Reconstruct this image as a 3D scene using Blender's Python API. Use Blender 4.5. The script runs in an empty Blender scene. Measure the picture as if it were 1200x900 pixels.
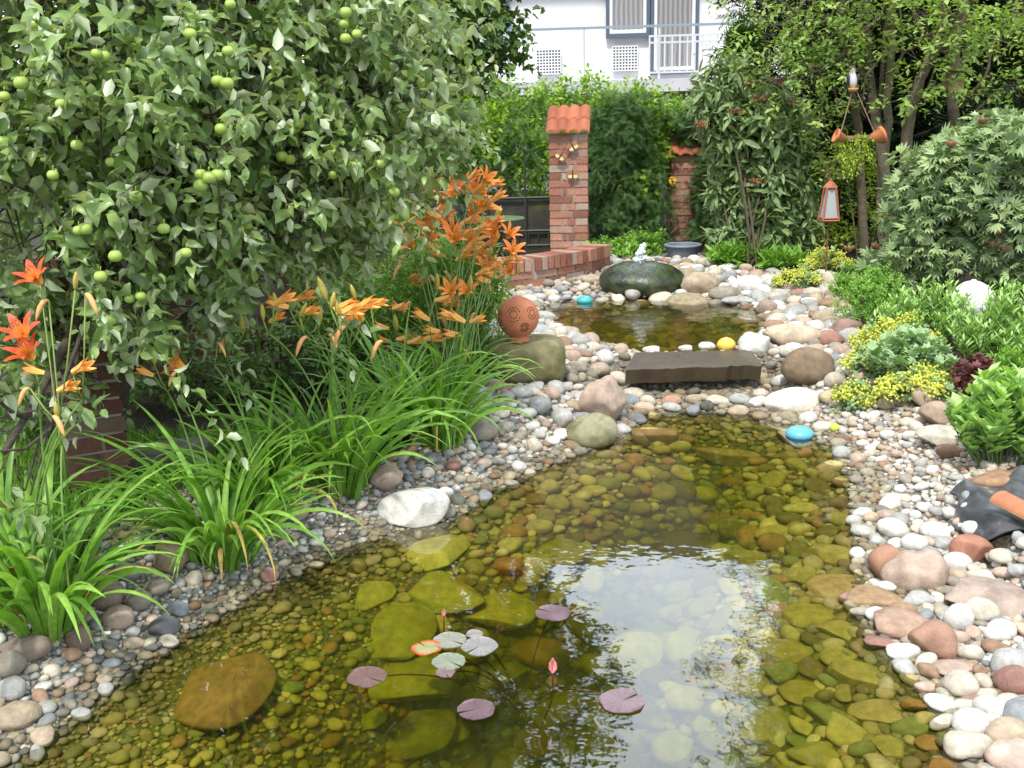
import bpy, bmesh, math, random
import numpy as np
from mathutils import Vector, Matrix

random.seed(7)
RNG = np.random.default_rng(11)
scene = bpy.context.scene
COL = scene.collection
R_ = math.radians

# ------------------------------------------------------------------ camera
CAM = np.array([0.0, 0.0, 1.6]); FPX = 1150.0
PITCH = R_(14.6); ROLL = R_(1.5)
Fw = np.array([0, math.cos(PITCH), -math.sin(PITCH)])
Up0 = np.array([0, math.sin(PITCH), math.cos(PITCH)])
Rt0 = np.array([1.0, 0, 0])
Rt = math.cos(ROLL)*Rt0 - math.sin(ROLL)*Up0
Up = math.cos(ROLL)*Up0 + math.sin(ROLL)*Rt0
cd = bpy.data.cameras.new('camera'); cam = bpy.data.objects.new('camera', cd); COL.objects.link(cam)
cd.sensor_width = 36; cd.lens = 36*FPX/1200; cd.clip_start = 0.05; cd.clip_end = 900
M = Matrix(((Rt[0], Up[0], -Fw[0], CAM[0]), (Rt[1], Up[1], -Fw[1], CAM[1]), (Rt[2], Up[2], -Fw[2], CAM[2]), (0, 0, 0, 1)))
cam.matrix_world = M
scene.camera = cam

# ------------------------------------------------------------------ light
SUN_EL, SUN_AZ = 58.0, 197.0      # azimuth: compass bearing the light comes from, +Y = north
scene.view_settings.view_transform = 'Standard'; scene.view_settings.look = 'None'
scene.view_settings.gamma = 1; scene.view_settings.use_curve_mapping = False
scene.view_settings.exposure = 0.58
W = bpy.data.worlds.new('World'); scene.world = W; W.use_nodes = True
nt = W.node_tree; nt.nodes.clear()
wo = nt.nodes.new('ShaderNodeOutputWorld'); bg = nt.nodes.new('ShaderNodeBackground')
sky = nt.nodes.new('ShaderNodeTexSky'); sky.sky_type = 'NISHITA'; sky.sun_disc = False
sky.sun_elevation = R_(SUN_EL); sky.sun_rotation = R_(SUN_AZ); sky.air_density = 1.6; sky.dust_density = 2.5
tc = nt.nodes.new('ShaderNodeTexCoord'); nz = nt.nodes.new('ShaderNodeTexNoise')
nz.inputs['Scale'].default_value = 2.3; nz.inputs['Detail'].default_value = 5; nz.inputs['Roughness'].default_value = .55
nt.links.new(tc.outputs['Generated'], nz.inputs['Vector'])
cr = nt.nodes.new('ShaderNodeValToRGB'); cr.color_ramp.elements[0].position = .3; cr.color_ramp.elements[1].position = .62
cr.color_ramp.elements[0].color = (.45, .45, .45, 1); cr.color_ramp.elements[1].color = (.95, .95, .95, 1)
nt.links.new(nz.outputs['Fac'], cr.inputs['Fac'])
mx = nt.nodes.new('ShaderNodeMix'); mx.data_type = 'RGBA'
nt.links.new(cr.outputs['Color'], mx.inputs[0]); nt.links.new(sky.outputs['Color'], mx.inputs[6])
mx.inputs[7].default_value = (10.0, 10.9, 12.2, 1)
# bright bank of cloud added over the house to strengthen the pond's reflection
dt = nt.nodes.new('ShaderNodeVectorMath'); dt.operation = 'DOT_PRODUCT'; dt.inputs[1].default_value = (.05, .82, .57)
nm = nt.nodes.new('ShaderNodeVectorMath'); nm.operation = 'NORMALIZE'; nt.links.new(tc.outputs['Generated'], nm.inputs[0]); nt.links.new(nm.outputs[0], dt.inputs[0])
mr = nt.nodes.new('ShaderNodeMapRange'); mr.interpolation_type = 'SMOOTHSTEP'; mr.inputs[1].default_value = .72; mr.inputs[2].default_value = .97; mr.inputs[3].default_value = 1.0; mr.inputs[4].default_value = 2.6
nt.links.new(dt.outputs['Value'], mr.inputs[0])
sc_ = nt.nodes.new('ShaderNodeVectorMath'); sc_.operation = 'SCALE'; nt.links.new(mx.outputs[2], sc_.inputs[0]); nt.links.new(mr.outputs[0], sc_.inputs['Scale'])
nt.links.new(sc_.outputs[0], bg.inputs['Color']); bg.inputs['Strength'].default_value = 0.13
nt.links.new(bg.outputs[0], wo.inputs[0])
sd = bpy.data.lights.new('sun', 'SUN'); sd.energy = 2.9; sd.angle = R_(4); sd.color = (1, .95, .86)
sun = bpy.data.objects.new('sun', sd); COL.objects.link(sun)
a = R_(SUN_AZ); e = R_(SUN_EL)
sdir = Vector((math.sin(a)*math.cos(e), math.cos(a)*math.cos(e), math.sin(e)))
sun.rotation_euler = sdir.to_track_quat('Z', 'Y').to_euler(); sun.location = sdir*20

# ------------------------------------------------------------------ pixel <-> world helpers
def ray(px, py):
    d = Fw + (px-600)/FPX*Rt + (450-py)/FPX*Up
    return d/np.linalg.norm(d)
def at(px, py, Y):
    d = ray(px, py); return CAM + d*(Y/d[1])
def atz(px, py, z):
    d = ray(px, py); return CAM + d*((z-CAM[2])/d[2])
def poly(pts, z): return np.array([atz(x, y, z)[:2] for x, y in pts])

LOW = poly([(0,893),(60,848),(130,793),(200,745),(290,693),(370,652),(440,626),(520,608),(560,578),(620,548),(680,526),
            (722,506),(745,482),(800,478),(880,481),(905,488),(945,500),(985,525),(1008,560),(1013,610),(1020,650),(1012,700),
            (1035,745),(1090,790),(1122,830),(1140,870),(1165,905),(1200,980),(1180,1150),(800,1400),(300,1400),(-150,1200),(-160,1000)], 0)
ZU = 0.16
UPP = poly([(634,364),(640,374),(655,387),(692,401),(735,413),(800,416),(862,414),(882,397),(908,383),(906,372),(880,361),(850,355),(800,349),(720,350),(662,352)], ZU)

SLX = float(atz(812, 440, .1)[0])
def sdf(P, poly_):
    x, y = P[..., 0], P[..., 1]
    d = np.full(x.shape, 1e9); inside = np.zeros(x.shape, bool)
    n = len(poly_)
    for i in range(n):
        a, b = poly_[i], poly_[(i+1) % n]
        ex, ey = b-a
        t = np.clip(((x-a[0])*ex+(y-a[1])*ey)/(ex*ex+ey*ey+1e-12), 0, 1)
        d = np.minimum(d, np.hypot(x-a[0]-t*ex, y-a[1]-t*ey))
        c = ((a[1] > y) != (b[1] > y))
        xi = a[0]+(y-a[1])*ex/(ey if abs(ey) > 1e-9 else 1e-9)
        inside ^= c & (x < xi)
    return np.where(inside, -d, d)
def ss(a, b, x):
    t = np.clip((x-a)/(b-a), 0, 1); return t*t*(3-2*t)
def wob(x, y): return np.sin(3.1*x+1.3)*np.cos(2.7*y+.4)*.5+np.sin(7.3*x+2*y)*.25+np.cos(6.1*y-3*x)*.25
def height(P):
    P = np.asarray(P, float); x, y = P[..., 0], P[..., 1]
    dl = sdf(P, LOW)+.02*wob(x*2, y*2); du = sdf(P, UPP)
    land = .19+.12*ss(6.5, 11, y)+.02*wob(x, y)
    s = -dl
    dep = .05*ss(0, .12, s)+.07*ss(.1, .5, s)+.46*ss(.35, 1.15, s)
    h = np.where(dl > 0, land*ss(-.02, .62, dl), -dep)
    cf = ss(.66, .50, np.abs(x-SLX))*ss(6.1, 5.85, y)*(dl > 0); h = h*(1-.72*cf)
    t = ss(.36, .04, du)
    h2 = np.where(du < 0, ZU-.02-.17*ss(0, .4, -du), ZU+.015)
    return np.where(du < .5, h*(1-t)+h2*t, h)
def gp(px, py, off=0.0):
    d = ray(px, py); ts = np.linspace(1.2, 16, 1500)
    Q = CAM+ts[:, None]*d
    f = Q[:, 2]-height(Q[:, :2])-off
    k = np.argmax(f < 0)
    if f[k] >= 0: k = len(ts)-1
    return Q[k]
def hz(x, y): return float(height(np.array([x, y])))

# ------------------------------------------------------------------ object helpers
def empty(name, loc, label=None, cat=None, group=None):
    o = bpy.data.objects.new(name, None); COL.objects.link(o); o.location = tuple(loc); o.empty_display_size = .05
    tag(o, label, cat, group); return o
def tag(o, label=None, cat=None, group=None, kind=None):
    if label: o['label'] = label
    if cat: o['category'] = cat
    if group: o['group'] = group
    if kind: o['kind'] = kind
    return o
class MB:
    def __init__(s): s.V = []; s.F = {}; s.C = []; s.n = 0; s.mi = {}
    def add(s, V, F, col=(.5, .5, .5)):
        V = np.asarray(V, float).reshape(-1, 3)
        if isinstance(F, np.ndarray): Fs = [F]
        else:
            g = {}
            for f in F: g.setdefault(len(f), []).append(f)
            Fs = [np.array(v) for v in g.values()]
        for f in Fs: s.F.setdefault(f.shape[1], []).append(f+s.n)
        col = np.asarray(col, float)
        s.C.append(np.broadcast_to(col, (len(V), 3)) if col.ndim == 1 else col)
        s.V.append(V); s.n += len(V)
    def box(s, c, size, col=(.5, .5, .5), rz=0, jit=0):
        x, y, z = np.array(size)/2
        V = np.array([(-x,-y,-z),(x,-y,-z),(x,y,-z),(-x,y,-z),(-x,-y,z),(x,-y,z),(x,y,z),(-x,y,z)], float)
        if jit: V += RNG.uniform(-jit, jit, V.shape)
        c_, s_ = math.cos(rz), math.sin(rz)
        V = np.c_[V[:, 0]*c_-V[:, 1]*s_, V[:, 0]*s_+V[:, 1]*c_, V[:, 2]]+np.array(c)
        s.add(V, np.array([(0,3,2,1),(4,5,6,7),(0,1,5,4),(1,2,6,5),(2,3,7,6),(3,0,4,7)]), col)
    def tube(s, pts, rad, n=7, col=(.5, .5, .5), cap=True):
        pts = np.asarray(pts, float); m = len(pts); rad = np.broadcast_to(np.asarray(rad, float), (m,))
        T = np.gradient(pts, axis=0); T /= np.linalg.norm(T, axis=1)[:, None]+1e-12
        ref = np.array([0, 0, 1.]) if abs(T[0][2]) < .9 else np.array([1., 0, 0])
        A = np.cross(T, ref); A /= np.linalg.norm(A, axis=1)[:, None]+1e-12; B = np.cross(T, A)
        an = np.arange(n)*2*math.pi/n
        V = pts[:, None]+rad[:, None, None]*(np.cos(an)[None, :, None]*A[:, None]+np.sin(an)[None, :, None]*B[:, None])
        i = np.arange(m-1)[:, None]; j = np.arange(n)[None, :]; k = (j+1) % n
        F = np.stack([i*n+j+0*k, i*n+k, (i+1)*n+k, (i+1)*n+j+0*k], -1).reshape(-1, 4)
        s.add(V.reshape(-1, 3), F, col)
        if cap:
            b = s.n-m*n
            s.F.setdefault(n, []).append(np.array([list(range(b+n-1, b-1, -1)), list(range(b+(m-1)*n, b+m*n))]))
    def lathe(s, prof, c, n=20, col=(.5, .5, .5)):
        m = len(prof); an = np.arange(n)*2*math.pi/n
        V = np.array([[(r*math.cos(t), r*math.sin(t), z) for t in an] for r, z in prof])+np.array(c)
        i = np.arange(m-1)[:, None]; j = np.arange(n)[None, :]; k = (j+1) % n
        F = np.stack([i*n+j+0*k, i*n+k, (i+1)*n+k, (i+1)*n+j+0*k], -1).reshape(-1, 4)
        s.add(V.reshape(-1, 3), F, col)
    def build(s, name, mat, parent=None, smooth=False):
        V = np.concatenate(s.V); C = np.concatenate(s.C)
        inv = None
        if parent is not None: V = V-np.array(parent.location if parent.parent is None else parent.location+parent.parent.location)
        o_loc = None
        if parent is None:
            o_loc = np.array([V[:, 0].mean(), V[:, 1].mean(), V[:, 2].min()]); V = V-o_loc
        me = bpy.data.meshes.new(name); me.vertices.add(len(V)); me.vertices.foreach_set('co', V.astype(np.float32).ravel())
        loops = []; starts = []; tot = 0
        for k, fs in s.F.items():
            f = np.concatenate(fs); loops.append(f.ravel()); starts.append(tot+np.arange(len(f))*k); tot += f.size
        L = np.concatenate(loops).astype(np.int32); S = np.concatenate(starts).astype(np.int32)
        me.loops.add(len(L)); me.loops.foreach_set('vertex_index', L)
        me.polygons.add(len(S)); me.polygons.foreach_set('loop_start', S)
        me.update(calc_edges=True); me.validate()
        at_ = me.color_attributes.new('col', 'FLOAT_COLOR', 'POINT')
        at_.data.foreach_set('color', np.c_[C, np.ones(len(C))].astype(np.float32).ravel())
        sm = smooth or name in ('crown', 'foliage', 'leaves', 'blossom', 'trailing_plant', 'petals', 'lawn_grass', 'leaf', 'flower_stem', 'stems')
        me.polygons.foreach_set('use_smooth', np.full(len(S), bool(sm)))
        me.materials.append(mat)
        o = bpy.data.objects.new(name, me); COL.objects.link(o)
        if parent is not None: o.parent = parent
        else: o.location = tuple(o_loc)
        return o

# ------------------------------------------------------------------ materials
def newmat(name):
    m = bpy.data.materials.new(name); m.use_nodes = True; t = m.node_tree; t.nodes.clear()
    out = t.nodes.new('ShaderNodeOutputMaterial'); return m, t, out
def attr(t):
    a = t.nodes.new('ShaderNodeAttribute'); a.attribute_name = 'col'; return a
def mixrgb(t, fac, A, B, mode='MIX'):
    m = t.nodes.new('ShaderNodeMix'); m.data_type = 'RGBA'; m.blend_type = mode
    for i, v in ((0, fac), (6, A), (7, B)):
        if isinstance(v, bpy.types.NodeSocket): t.links.new(v, m.inputs[i])
        elif i == 0: m.inputs[0].default_value = v
        else: m.inputs[i].default_value = (*v, 1) if len(v) == 3 else v
    return m.outputs[2]
def noise(t, scale, detail=4, rough=.6, coord='Object', obj=None):
    tc = t.nodes.new('ShaderNodeTexCoord'); n = t.nodes.new('ShaderNodeTexNoise')
    n.inputs['Scale'].default_value = scale; n.inputs['Detail'].default_value = detail; n.inputs['Roughness'].default_value = rough
    t.links.new(tc.outputs[coord], n.inputs['Vector']); return n.outputs['Fac']
def ramp(t, fac, stops):
    r = t.nodes.new('ShaderNodeValToRGB'); el = r.color_ramp.elements
    while len(el) < len(stops): el.new(.5)
    for e_, (p, c) in zip(el, stops): e_.position = p; e_.color = (*c, 1) if not isinstance(c, (int, float)) else (c, c, c, 1)
    t.links.new(fac, r.inputs['Fac']); return r.outputs['Color']
def bump(t, fac, strength, dist):
    b = t.nodes.new('ShaderNodeBump'); b.inputs['Strength'].default_value = strength; b.inputs['Distance'].default_value = dist
    t.links.new(fac, b.inputs['Height']); return b.outputs['Normal']
def prin(t, color=None, rough=.6, normal=None, spec=.4, metal=0, **k):
    p = t.nodes.new('ShaderNodeBsdfPrincipled')
    if isinstance(color, bpy.types.NodeSocket): t.links.new(color, p.inputs['Base Color'])
    elif color is not None: p.inputs['Base Color'].default_value = (*color, 1)
    if isinstance(rough, bpy.types.NodeSocket): t.links.new(rough, p.inputs['Roughness'])
    else: p.inputs['Roughness'].default_value = rough
    p.inputs['Specular IOR Level'].default_value = spec; p.inputs['Metallic'].default_value = metal
    if normal is not None: t.links.new(normal, p.inputs['Normal'])
    for kk, v in k.items(): p.inputs[kk.replace('_', ' ')].default_value = v
    return p
def m_attr(name, rough=.7, var=.35, scale=30, bscale=60, bstr=.3, bdist=.003, spec=.35, moss=None):
    """colour from the mesh's 'col' attribute with mottling on top"""
    m, t, out = newmat(name); a = attr(t)
    n = noise(t, scale, 6, .65)
    c = mixrgb(t, 1.0, a.outputs['Color'], ramp(t, n, [(.25, 1-var), (.75, 1+var*.6)]), 'MULTIPLY')
    if moss:
        c = mixrgb(t, ramp(t, noise(t, moss[3], 5), [(.42, 0.0), (.62, .9 if name != 'stone' else .30)]), c, moss[:3])
    nb = noise(t, bscale, 6, .7)
    p = prin(t, c, rough, bump(t, nb, bstr, bdist), spec); t.links.new(p.outputs[0], out.inputs[0]); return m
def m_plain(name, col, rough=.6, var=.15, scale=20, spec=.4, metal=0, bstr=.15, bdist=.002):
    m, t, out = newmat(name); n = noise(t, scale, 5)
    c = mixrgb(t, n, tuple(x*(1-var) for x in col), tuple(min(1, x*(1+var)) for x in col))
    p = prin(t, c, rough, bump(t, n, bstr, bdist), spec, metal); t.links.new(p.outputs[0], out.inputs[0]); return m
def m_leaf(name, c1, c2, back=None, rough=.45, transl=.3, spec=.4, veins=0):
    """c1..c2 by the leaf's own tint; paler underside if back; part of the light passes through"""
    m, t, out = newmat(name); a = attr(t)
    sep = t.nodes.new('ShaderNodeSeparateColor'); t.links.new(a.outputs['Color'], sep.inputs[0])
    c = mixrgb(t, sep.outputs[0], c1, c2)
    n = noise(t, 25, 3); c = mixrgb(t, 1.0, c, ramp(t, n, [(.3, .75), (.7, 1.25)]), 'MULTIPLY')
    if back:
        g = t.nodes.new('ShaderNodeNewGeometry'); c = mixrgb(t, g.outputs['Backfacing'], c, back)
    p = prin(t, c, rough, None, spec)
    tr = t.nodes.new('ShaderNodeBsdfTranslucent')
    ct = mixrgb(t, 1.0, c, (1.5, 1.6, .5), 'MULTIPLY'); t.links.new(ct, tr.inputs['Color'])
    ms = t.nodes.new('ShaderNodeMixShader'); ms.inputs[0].default_value = transl
    t.links.new(p.outputs[0], ms.inputs[1]); t.links.new(tr.outputs[0], ms.inputs[2]); t.links.new(ms.outputs[0], out.inputs[0]); return m

STONE = m_attr('stone', .8, .42, 45, 160, .5, .002, spec=.3, moss=(.22, .19, .13, 16))
STONE_BIG = m_attr('boulder_stone', .85, .5, 16, 60, .8, .008, spec=.25)
STONE_MOSS = m_attr('mossy_stone', .85, .4, 12, 45, .6, .006, moss=(.10, .10, .035, 9))
BED = m_attr('algae_stone', .8, .5, 20, 60, .3, .003, spec=.1)
BRICK = m_attr('brick', .9, .3, 35, 120, .5, .003, spec=.2)
MORTAR = m_plain('mortar', (.30, .27, .23), .95, .2, 60)
TERRA = m_attr('terracotta', .8, .2, 18, 90, .3, .002, spec=.25)
BARK = m_attr('bark', .95, .45, 22, 40, .8, .01, spec=.15)
PAINT = m_attr('painted', .5, .06, 8, 20, .05, .001)
RUST = m_plain('rusty_metal', (.17, .075, .035), .8, .4, 40)
DARKM = m_plain('dark_metal', (.03, .035, .03), .55, .3, 30)

# ------------------------------------------------------------------ ground
def axis(segs):
    r = []
    for a, b, s_ in segs: r += list(np.arange(a, b-1e-9, s_))
    r.append(segs[-1][1]); return np.array(r)
xs = axis([(-160,-40,20),(-40,-12,4),(-12,-4.5,.5),(-4.5,4.5,.04),(4.5,12,.5),(12,40,4),(40,160,20)])
ys = axis([(-60,-8,10),(-8,.4,.6),(.4,10.6,.04),(10.6,26,.6),(26,60,6),(60,320,20)])
X, Y = np.meshgrid(xs, ys); G = np.stack([X, Y], -1)
Z = height(G); nx, ny = len(xs), len(ys)
PV = np.stack([X, Y, Z], -1).reshape(-1, 3)
i = np.arange(ny-1)[:, None]; j = np.arange(nx-1)[None, :]
Fg = np.stack([i*nx+j, i*nx+j+1, (i+1)*nx+j+1, (i+1)*nx+j], -1).reshape(-1, 4)
m, t, out = newmat('gravelly_soil')
a = attr(t); v = t.nodes.new('ShaderNodeTexVoronoi'); v.inputs['Scale'].default_value = 55
tcn = t.nodes.new('ShaderNodeTexCoord'); t.links.new(tcn.outputs['Object'], v.inputs['Vector'])
c = mixrgb(t, 1.0, a.outputs['Color'], ramp(t, v.outputs['Distance'], [(.0, 1.25), (.55, .45)]), 'MULTIPLY')
p = prin(t, c, .9, bump(t, v.outputs['Distance'], -.8, .01), .15); t.links.new(p.outputs[0], out.inputs[0]); GROUND = m
dl = sdf(G, LOW); du = sdf(G, UPP)
soil = np.array([.045, .035, .022]); grav = np.array([.26, .24, .21]); algae = np.array([.17, .15, .035])
BANK = poly([(-180,820),(0,728),(90,680),(150,630),(215,592),(300,590),(360,570),(430,560),(470,535),(530,495),(575,450),(585,400),(580,360),(600,338),(650,325),(700,318),(790,316),
             (870,312),(925,325),(975,352),(992,385),(1025,410),(1005,462),(1075,452),(1115,490),(1125,535),(1190,552),(1120,585),(1140,640),(1230,650),(1350,700),(1500,1100),(1200,1500),(-300,1500),(-400,1100)], .13)
db = sdf(G, BANK)
w = ss(.06, -.06, db)[..., None]
C = soil*(1-w)+grav*w
wet = (ss(.03, -.08, np.minimum(dl, du)))[..., None]
C = C*(1-wet)+algae*wet
mb = MB(); mb.add(PV, Fg, C.reshape(-1, 3))
g_o = mb.build('ground', GROUND, smooth=True); tag(g_o, kind='structure')

# ------------------------------------------------------------------ water (closed bodies, real absorption)
def water_mat(name, vol, dens, ripple, rscale, murk=.85):
    m, t, out = newmat(name)
    n1 = noise(t, rscale, 3, .5); n2 = noise(t, rscale*.22, 2, .5)
    ad = t.nodes.new('ShaderNodeMath'); ad.operation = 'MULTIPLY_ADD'; ad.inputs[1].default_value = .35
    t.links.new(n1, ad.inputs[0]); t.links.new(n2, ad.inputs[2])
    nr = bump(t, ad.outputs[0], ripple, .02)
    fr = t.nodes.new('ShaderNodeFresnel'); fr.inputs['IOR'].default_value = 1.75; t.links.new(nr, fr.inputs['Normal'])
    gl = t.nodes.new('ShaderNodeBsdfGlossy'); gl.inputs['Roughness'].default_value = 0.02; t.links.new(nr, gl.inputs['Normal'])
    tr = t.nodes.new('ShaderNodeBsdfTransparent'); ms = t.nodes.new('ShaderNodeMixShader')
    t.links.new(fr.outputs[0], ms.inputs[0]); t.links.new(tr.outputs[0], ms.inputs[1]); t.links.new(gl.outputs[0], ms.inputs[2])
    t.links.new(ms.outputs[0], out.inputs['Surface'])
    va = t.nodes.new('ShaderNodeVolumeAbsorption'); va.inputs['Color'].default_value = (*vol, 1); va.inputs['Density'].default_value = dens
    vs = t.nodes.new('ShaderNodeVolumeScatter'); vs.inputs['Color'].default_value = (.62, .66, .22, 1); vs.inputs['Density'].default_value = murk; vs.inputs['Anisotropy'].default_value = .3
    av = t.nodes.new('ShaderNodeAddShader'); t.links.new(va.outputs[0], av.inputs[0]); t.links.new(vs.outputs[0], av.inputs[1])
    t.links.new(av.outputs[0], out.inputs['Volume']); return m
def water_body(name, pol, z, zb, mat):
    c = pol.mean(0); P2 = c+(pol-c)*1.0
    # grow outline slightly so that the terrain makes the shoreline
    nrm = []
    n = len(P2)
    area = 0.5*sum(P2[k][0]*P2[(k+1) % n][1]-P2[(k+1) % n][0]*P2[k][1] for k in range(n)); sg = 1 if area > 0 else -1
    for k in range(n):
        d_ = P2[(k+1) % n]-P2[k-1]; q = np.array([d_[1], -d_[0]])*sg; nrm.append(q/np.linalg.norm(q))
    P2 = P2+np.array(nrm)*(.07 if z == 0 else .035)
    if sg < 0: P2 = P2[::-1]
    bm = bmesh.new(); vt = [bm.verts.new((x, y, z)) for x, y in P2]; vb = [bm.verts.new((x, y, zb)) for x, y in P2]
    bm.faces.new(vt); bm.faces.new(vb[::-1])
    for k in range(n): bm.faces.new((vt[k], vb[k], vb[(k+1) % n], vt[(k+1) % n]))
    bmesh.ops.recalc_face_normals(bm, faces=bm.faces)
    me = bpy.data.meshes.new(name); bm.to_mesh(me); me.materials.append(mat)
    o = bpy.data.objects.new(name, me); COL.objects.link(o); tag(o, kind='structure'); return o
WM = water_mat('pond_water', (.76, .79, .06), 4.3, .16, 7)
WM2 = water_mat('upper_pond_water', (.80, .76, .10), 3.6, .35, 12, .9)
water_body('lower_pond_water', LOW, 0.0, -.95, WM)
water_body('upper_pond_water', UPP, ZU, -.12, WM2)

# ------------------------------------------------------------------ stones
_ico = {}
def ico(sub):
    if sub not in _ico:
        bm = bmesh.new(); bmesh.ops.create_icosphere(bm, subdivisions=sub, radius=1)
        _ico[sub] = (np.array([v.co[:] for v in bm.verts]), np.array([[v.index for v in f.verts] for f in bm.faces])); bm.free()
    return _ico[sub]
def stone_shape(sub, rng, lump=.12, planes=0, side=False):
    V, F = ico(sub); V = V.copy(); d = np.zeros(len(V))
    for _ in range(5):
        k = rng.normal(size=3)*1.6; d += np.sin(V@k+rng.uniform(0, 6.28))*lump/2.2
    if lump > .1 and sub >= 3:
        for _ in range(6):
            k = rng.normal(size=3)*4.5; d += np.sin(V@k+rng.uniform(0, 6.28))*lump/9
    V = V*(1+d)[:, None]
    for _ in range(planes):
        nn = rng.normal(size=3)*(np.array([1, 1, .25]) if side else 1); nn /= np.linalg.norm(nn); q = rng.uniform(.5, .85)
        ex = np.maximum(0, V@nn-q); V = V-ex[:, None]*nn*.93
    return V, F
TEMPL = {(s, p): [stone_shape(s, np.random.default_rng(100+k+10*s+p), .13 if p == 0 else .08, p) for k in range(8)] for s in (2, 3) for p in (0, 5)}
def rotm(rz, tilt, ta):
    return np.array(Matrix.Rotation(rz, 3, 'Z') @ Matrix.Rotation(tilt, 3, Vector((math.cos(ta), math.sin(ta), 0))))
PAL = {
 'pale grey': (.36, .355, .335), 'blue grey': (.22, .235, .245), 'dark grey': (.12, .125, .13), 'cream': (.50, .45, .36), 'white': (.60, .585, .54),
 'tan': (.38, .30, .21), 'pinkish': (.40, .30, .235), 'rusty brown': (.29, .18, .115), 'grey brown': (.27, .235, .19), 'reddish': (.31, .17, .135)}
HASH = {}; CELL = .12
def hput(x, y, r):
    for a_ in range(int((x-r)//CELL), int((x+r)//CELL)+1):
        for b_ in range(int((y-r)//CELL), int((y+r)//CELL)+1): HASH.setdefault((a_, b_), []).append((x, y, r))
def hfree(x, y, r, k=.82):
    for a_ in range(int((x-r)//CELL), int((x+r)//CELL)+1):
        for b_ in range(int((y-r)//CELL), int((y+r)//CELL)+1):
            for (u, v_, q) in HASH.get((a_, b_), ()):
                if (u-x)**2+(v_-y)**2 < ((r+q)*k)**2: return False
    return True
PEB = []   # individual stones: (size, ...)
def boulder(cx, cy, w, h, col, label, planes=0, mat=None, rot=None, embed=.55, depth=.8, flatc=None, name='boulder', cat='boulder', group=None, jit=.06, seed=None):
    rng = np.random.default_rng(seed if seed is not None else int(cx*7+cy))
    P = gp(cx, cy, 0); d = np.linalg.norm(P-CAM)
    a_ = w/2*d/FPX; b_ = a_*depth; th = math.asin((CAM[2]-P[2])/d)
    c2 = ((h/2*d/FPX)**2-(b_*math.sin(th))**2)/math.cos(th)**2
    c_ = math.sqrt(max(c2, (.3*b_)**2)); c_ = min(c_, a_*1.1)
    if c2 < (.3*b_)**2: b_ = max(.35*a_, math.sqrt(max((h/2*d/FPX)**2-(c_*math.cos(th))**2, 1e-6))/math.sin(th))
    if flatc:
        c_ = flatc*a_; b_ = min(1.3*a_, max(.3*a_, math.sqrt(max((h/2*d/FPX)**2-(c_*math.cos(th))**2, 1e-6))/math.sin(th)))
    P = gp(cx, cy, c_*embed)
    V, F = stone_shape(4 if w > 45 else 3, rng, .13 if planes == 0 else .09, planes+(4 if flatc else 0), bool(flatc))
    V = V/np.abs(V).max(0)
    V = V*np.array([a_, b_, c_])
    V = V@rotm(0 if rot is None else R_(rot), rng.uniform(-.1, .1), rng.uniform(0, 6)).T
    V = V@rotm(-math.atan2(P[0], P[1]), 0, 0).T
    c = np.array(PAL[col] if isinstance(col, str) else col)
    mb = MB(); mb.add(V+P, F, c)
    o = mb.build(name, mat or STONE_BIG, smooth=(planes == 0) or True); tag(o, label, cat, group)
    hput(P[0], P[1], (a_+b_)/2*.9); return o, P

B = boulder
B(485,596,84,48,'white','large white rounded boulder at the water edge of the left bank',planes=3,seed=4)
B(691,507,64,42,(.27,.26,.16),'round mossy grey-green boulder standing at the waterline below the terracotta ball',mat=STONE_MOSS)
B(706,474,56,56,'pinkish','angular pinkish brown rock leaning behind the mossy boulder',planes=6)
B(946,431,58,46,(.20,.145,.095),'smooth dark brown round boulder right of the stone slab')
B(929,471,64,32,(.66,.60,.50),'large pale cream flat boulder at the water below the brown boulder',rot=12)
B(926,394,64,32,(.50,.40,.29),'cracked tan boulder beside the upper pond, above the brown boulder',planes=3)
B(970,397,34,24,'reddish','rose red stone next to the cracked tan boulder')
B(992,386,34,24,(.30,.19,.15),'square reddish brown block against the box shrub',planes=6)
B(884,405,34,28,'white','white wedge shaped stone at the right end of the slab',planes=4)
B(822,333,46,28,'tan','tan boulder right of the fountain stone, farther from camera')
B(806,355,54,24,(.30,.25,.16),'tan boulder sitting in the upper pond beside the fountain stone')
B(850,343,38,20,'grey brown','grey brown stone at the far shore of the upper pond')
B(880,334,28,22,'white','whitish knobbly stone on the far shore of the upper pond',planes=3)
B(866,352,40,10,'pale grey','flat pale grey stone lying at the far waterline')
B(870,377,28,12,'pinkish','small pinkish stone on the right shore of the upper pond')
B(561,502,46,30,'grey brown','grey brown boulder half hidden under the daylily leaves')
B(199,655,38,46,(.30,.23,.15),'upright pitted brown stone on the left bank between the daylilies',planes=3)
B(10,779,36,30,'grey brown','grey brown stone at the left picture edge, upper of three',group=None)
B(12,808,30,24,'pale grey','grey stone at the left picture edge, middle of three')
B(19,838,48,34,'tan','tan stone at the left picture edge, lowest of three')
B(141,722,38,28,'pinkish','pinkish round stone in front of the left daylily leaves')
B(161,703,30,28,'grey brown','round grey brown stone behind the pinkish one on the left bank')
B(183,688,34,22,'grey brown','oval brown cobble below the pitted stone')
B(124,698,44,36,(.22,.17,.13),'dark brown boulder between two daylily clumps')
B(92,748,28,32,(.20,.14,.11),'dark brown stone behind the leftmost daylily leaves')
B(30,760,50,30,(.24,.19,.15),'brown boulder under the leftmost daylily clump')
B(191,735,36,26,'dark grey','dark slate angular stone near the left waterline',planes=6)
B(208,715,26,20,'blue grey','blue grey angular pebble with a white vein, left bank',planes=4)
B(230,643,30,14,'blue grey','flat blue grey stone by the pitted stone',planes=5)
B(150,672,34,22,'blue grey','blue grey cobble behind the oval brown cobble')
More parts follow.
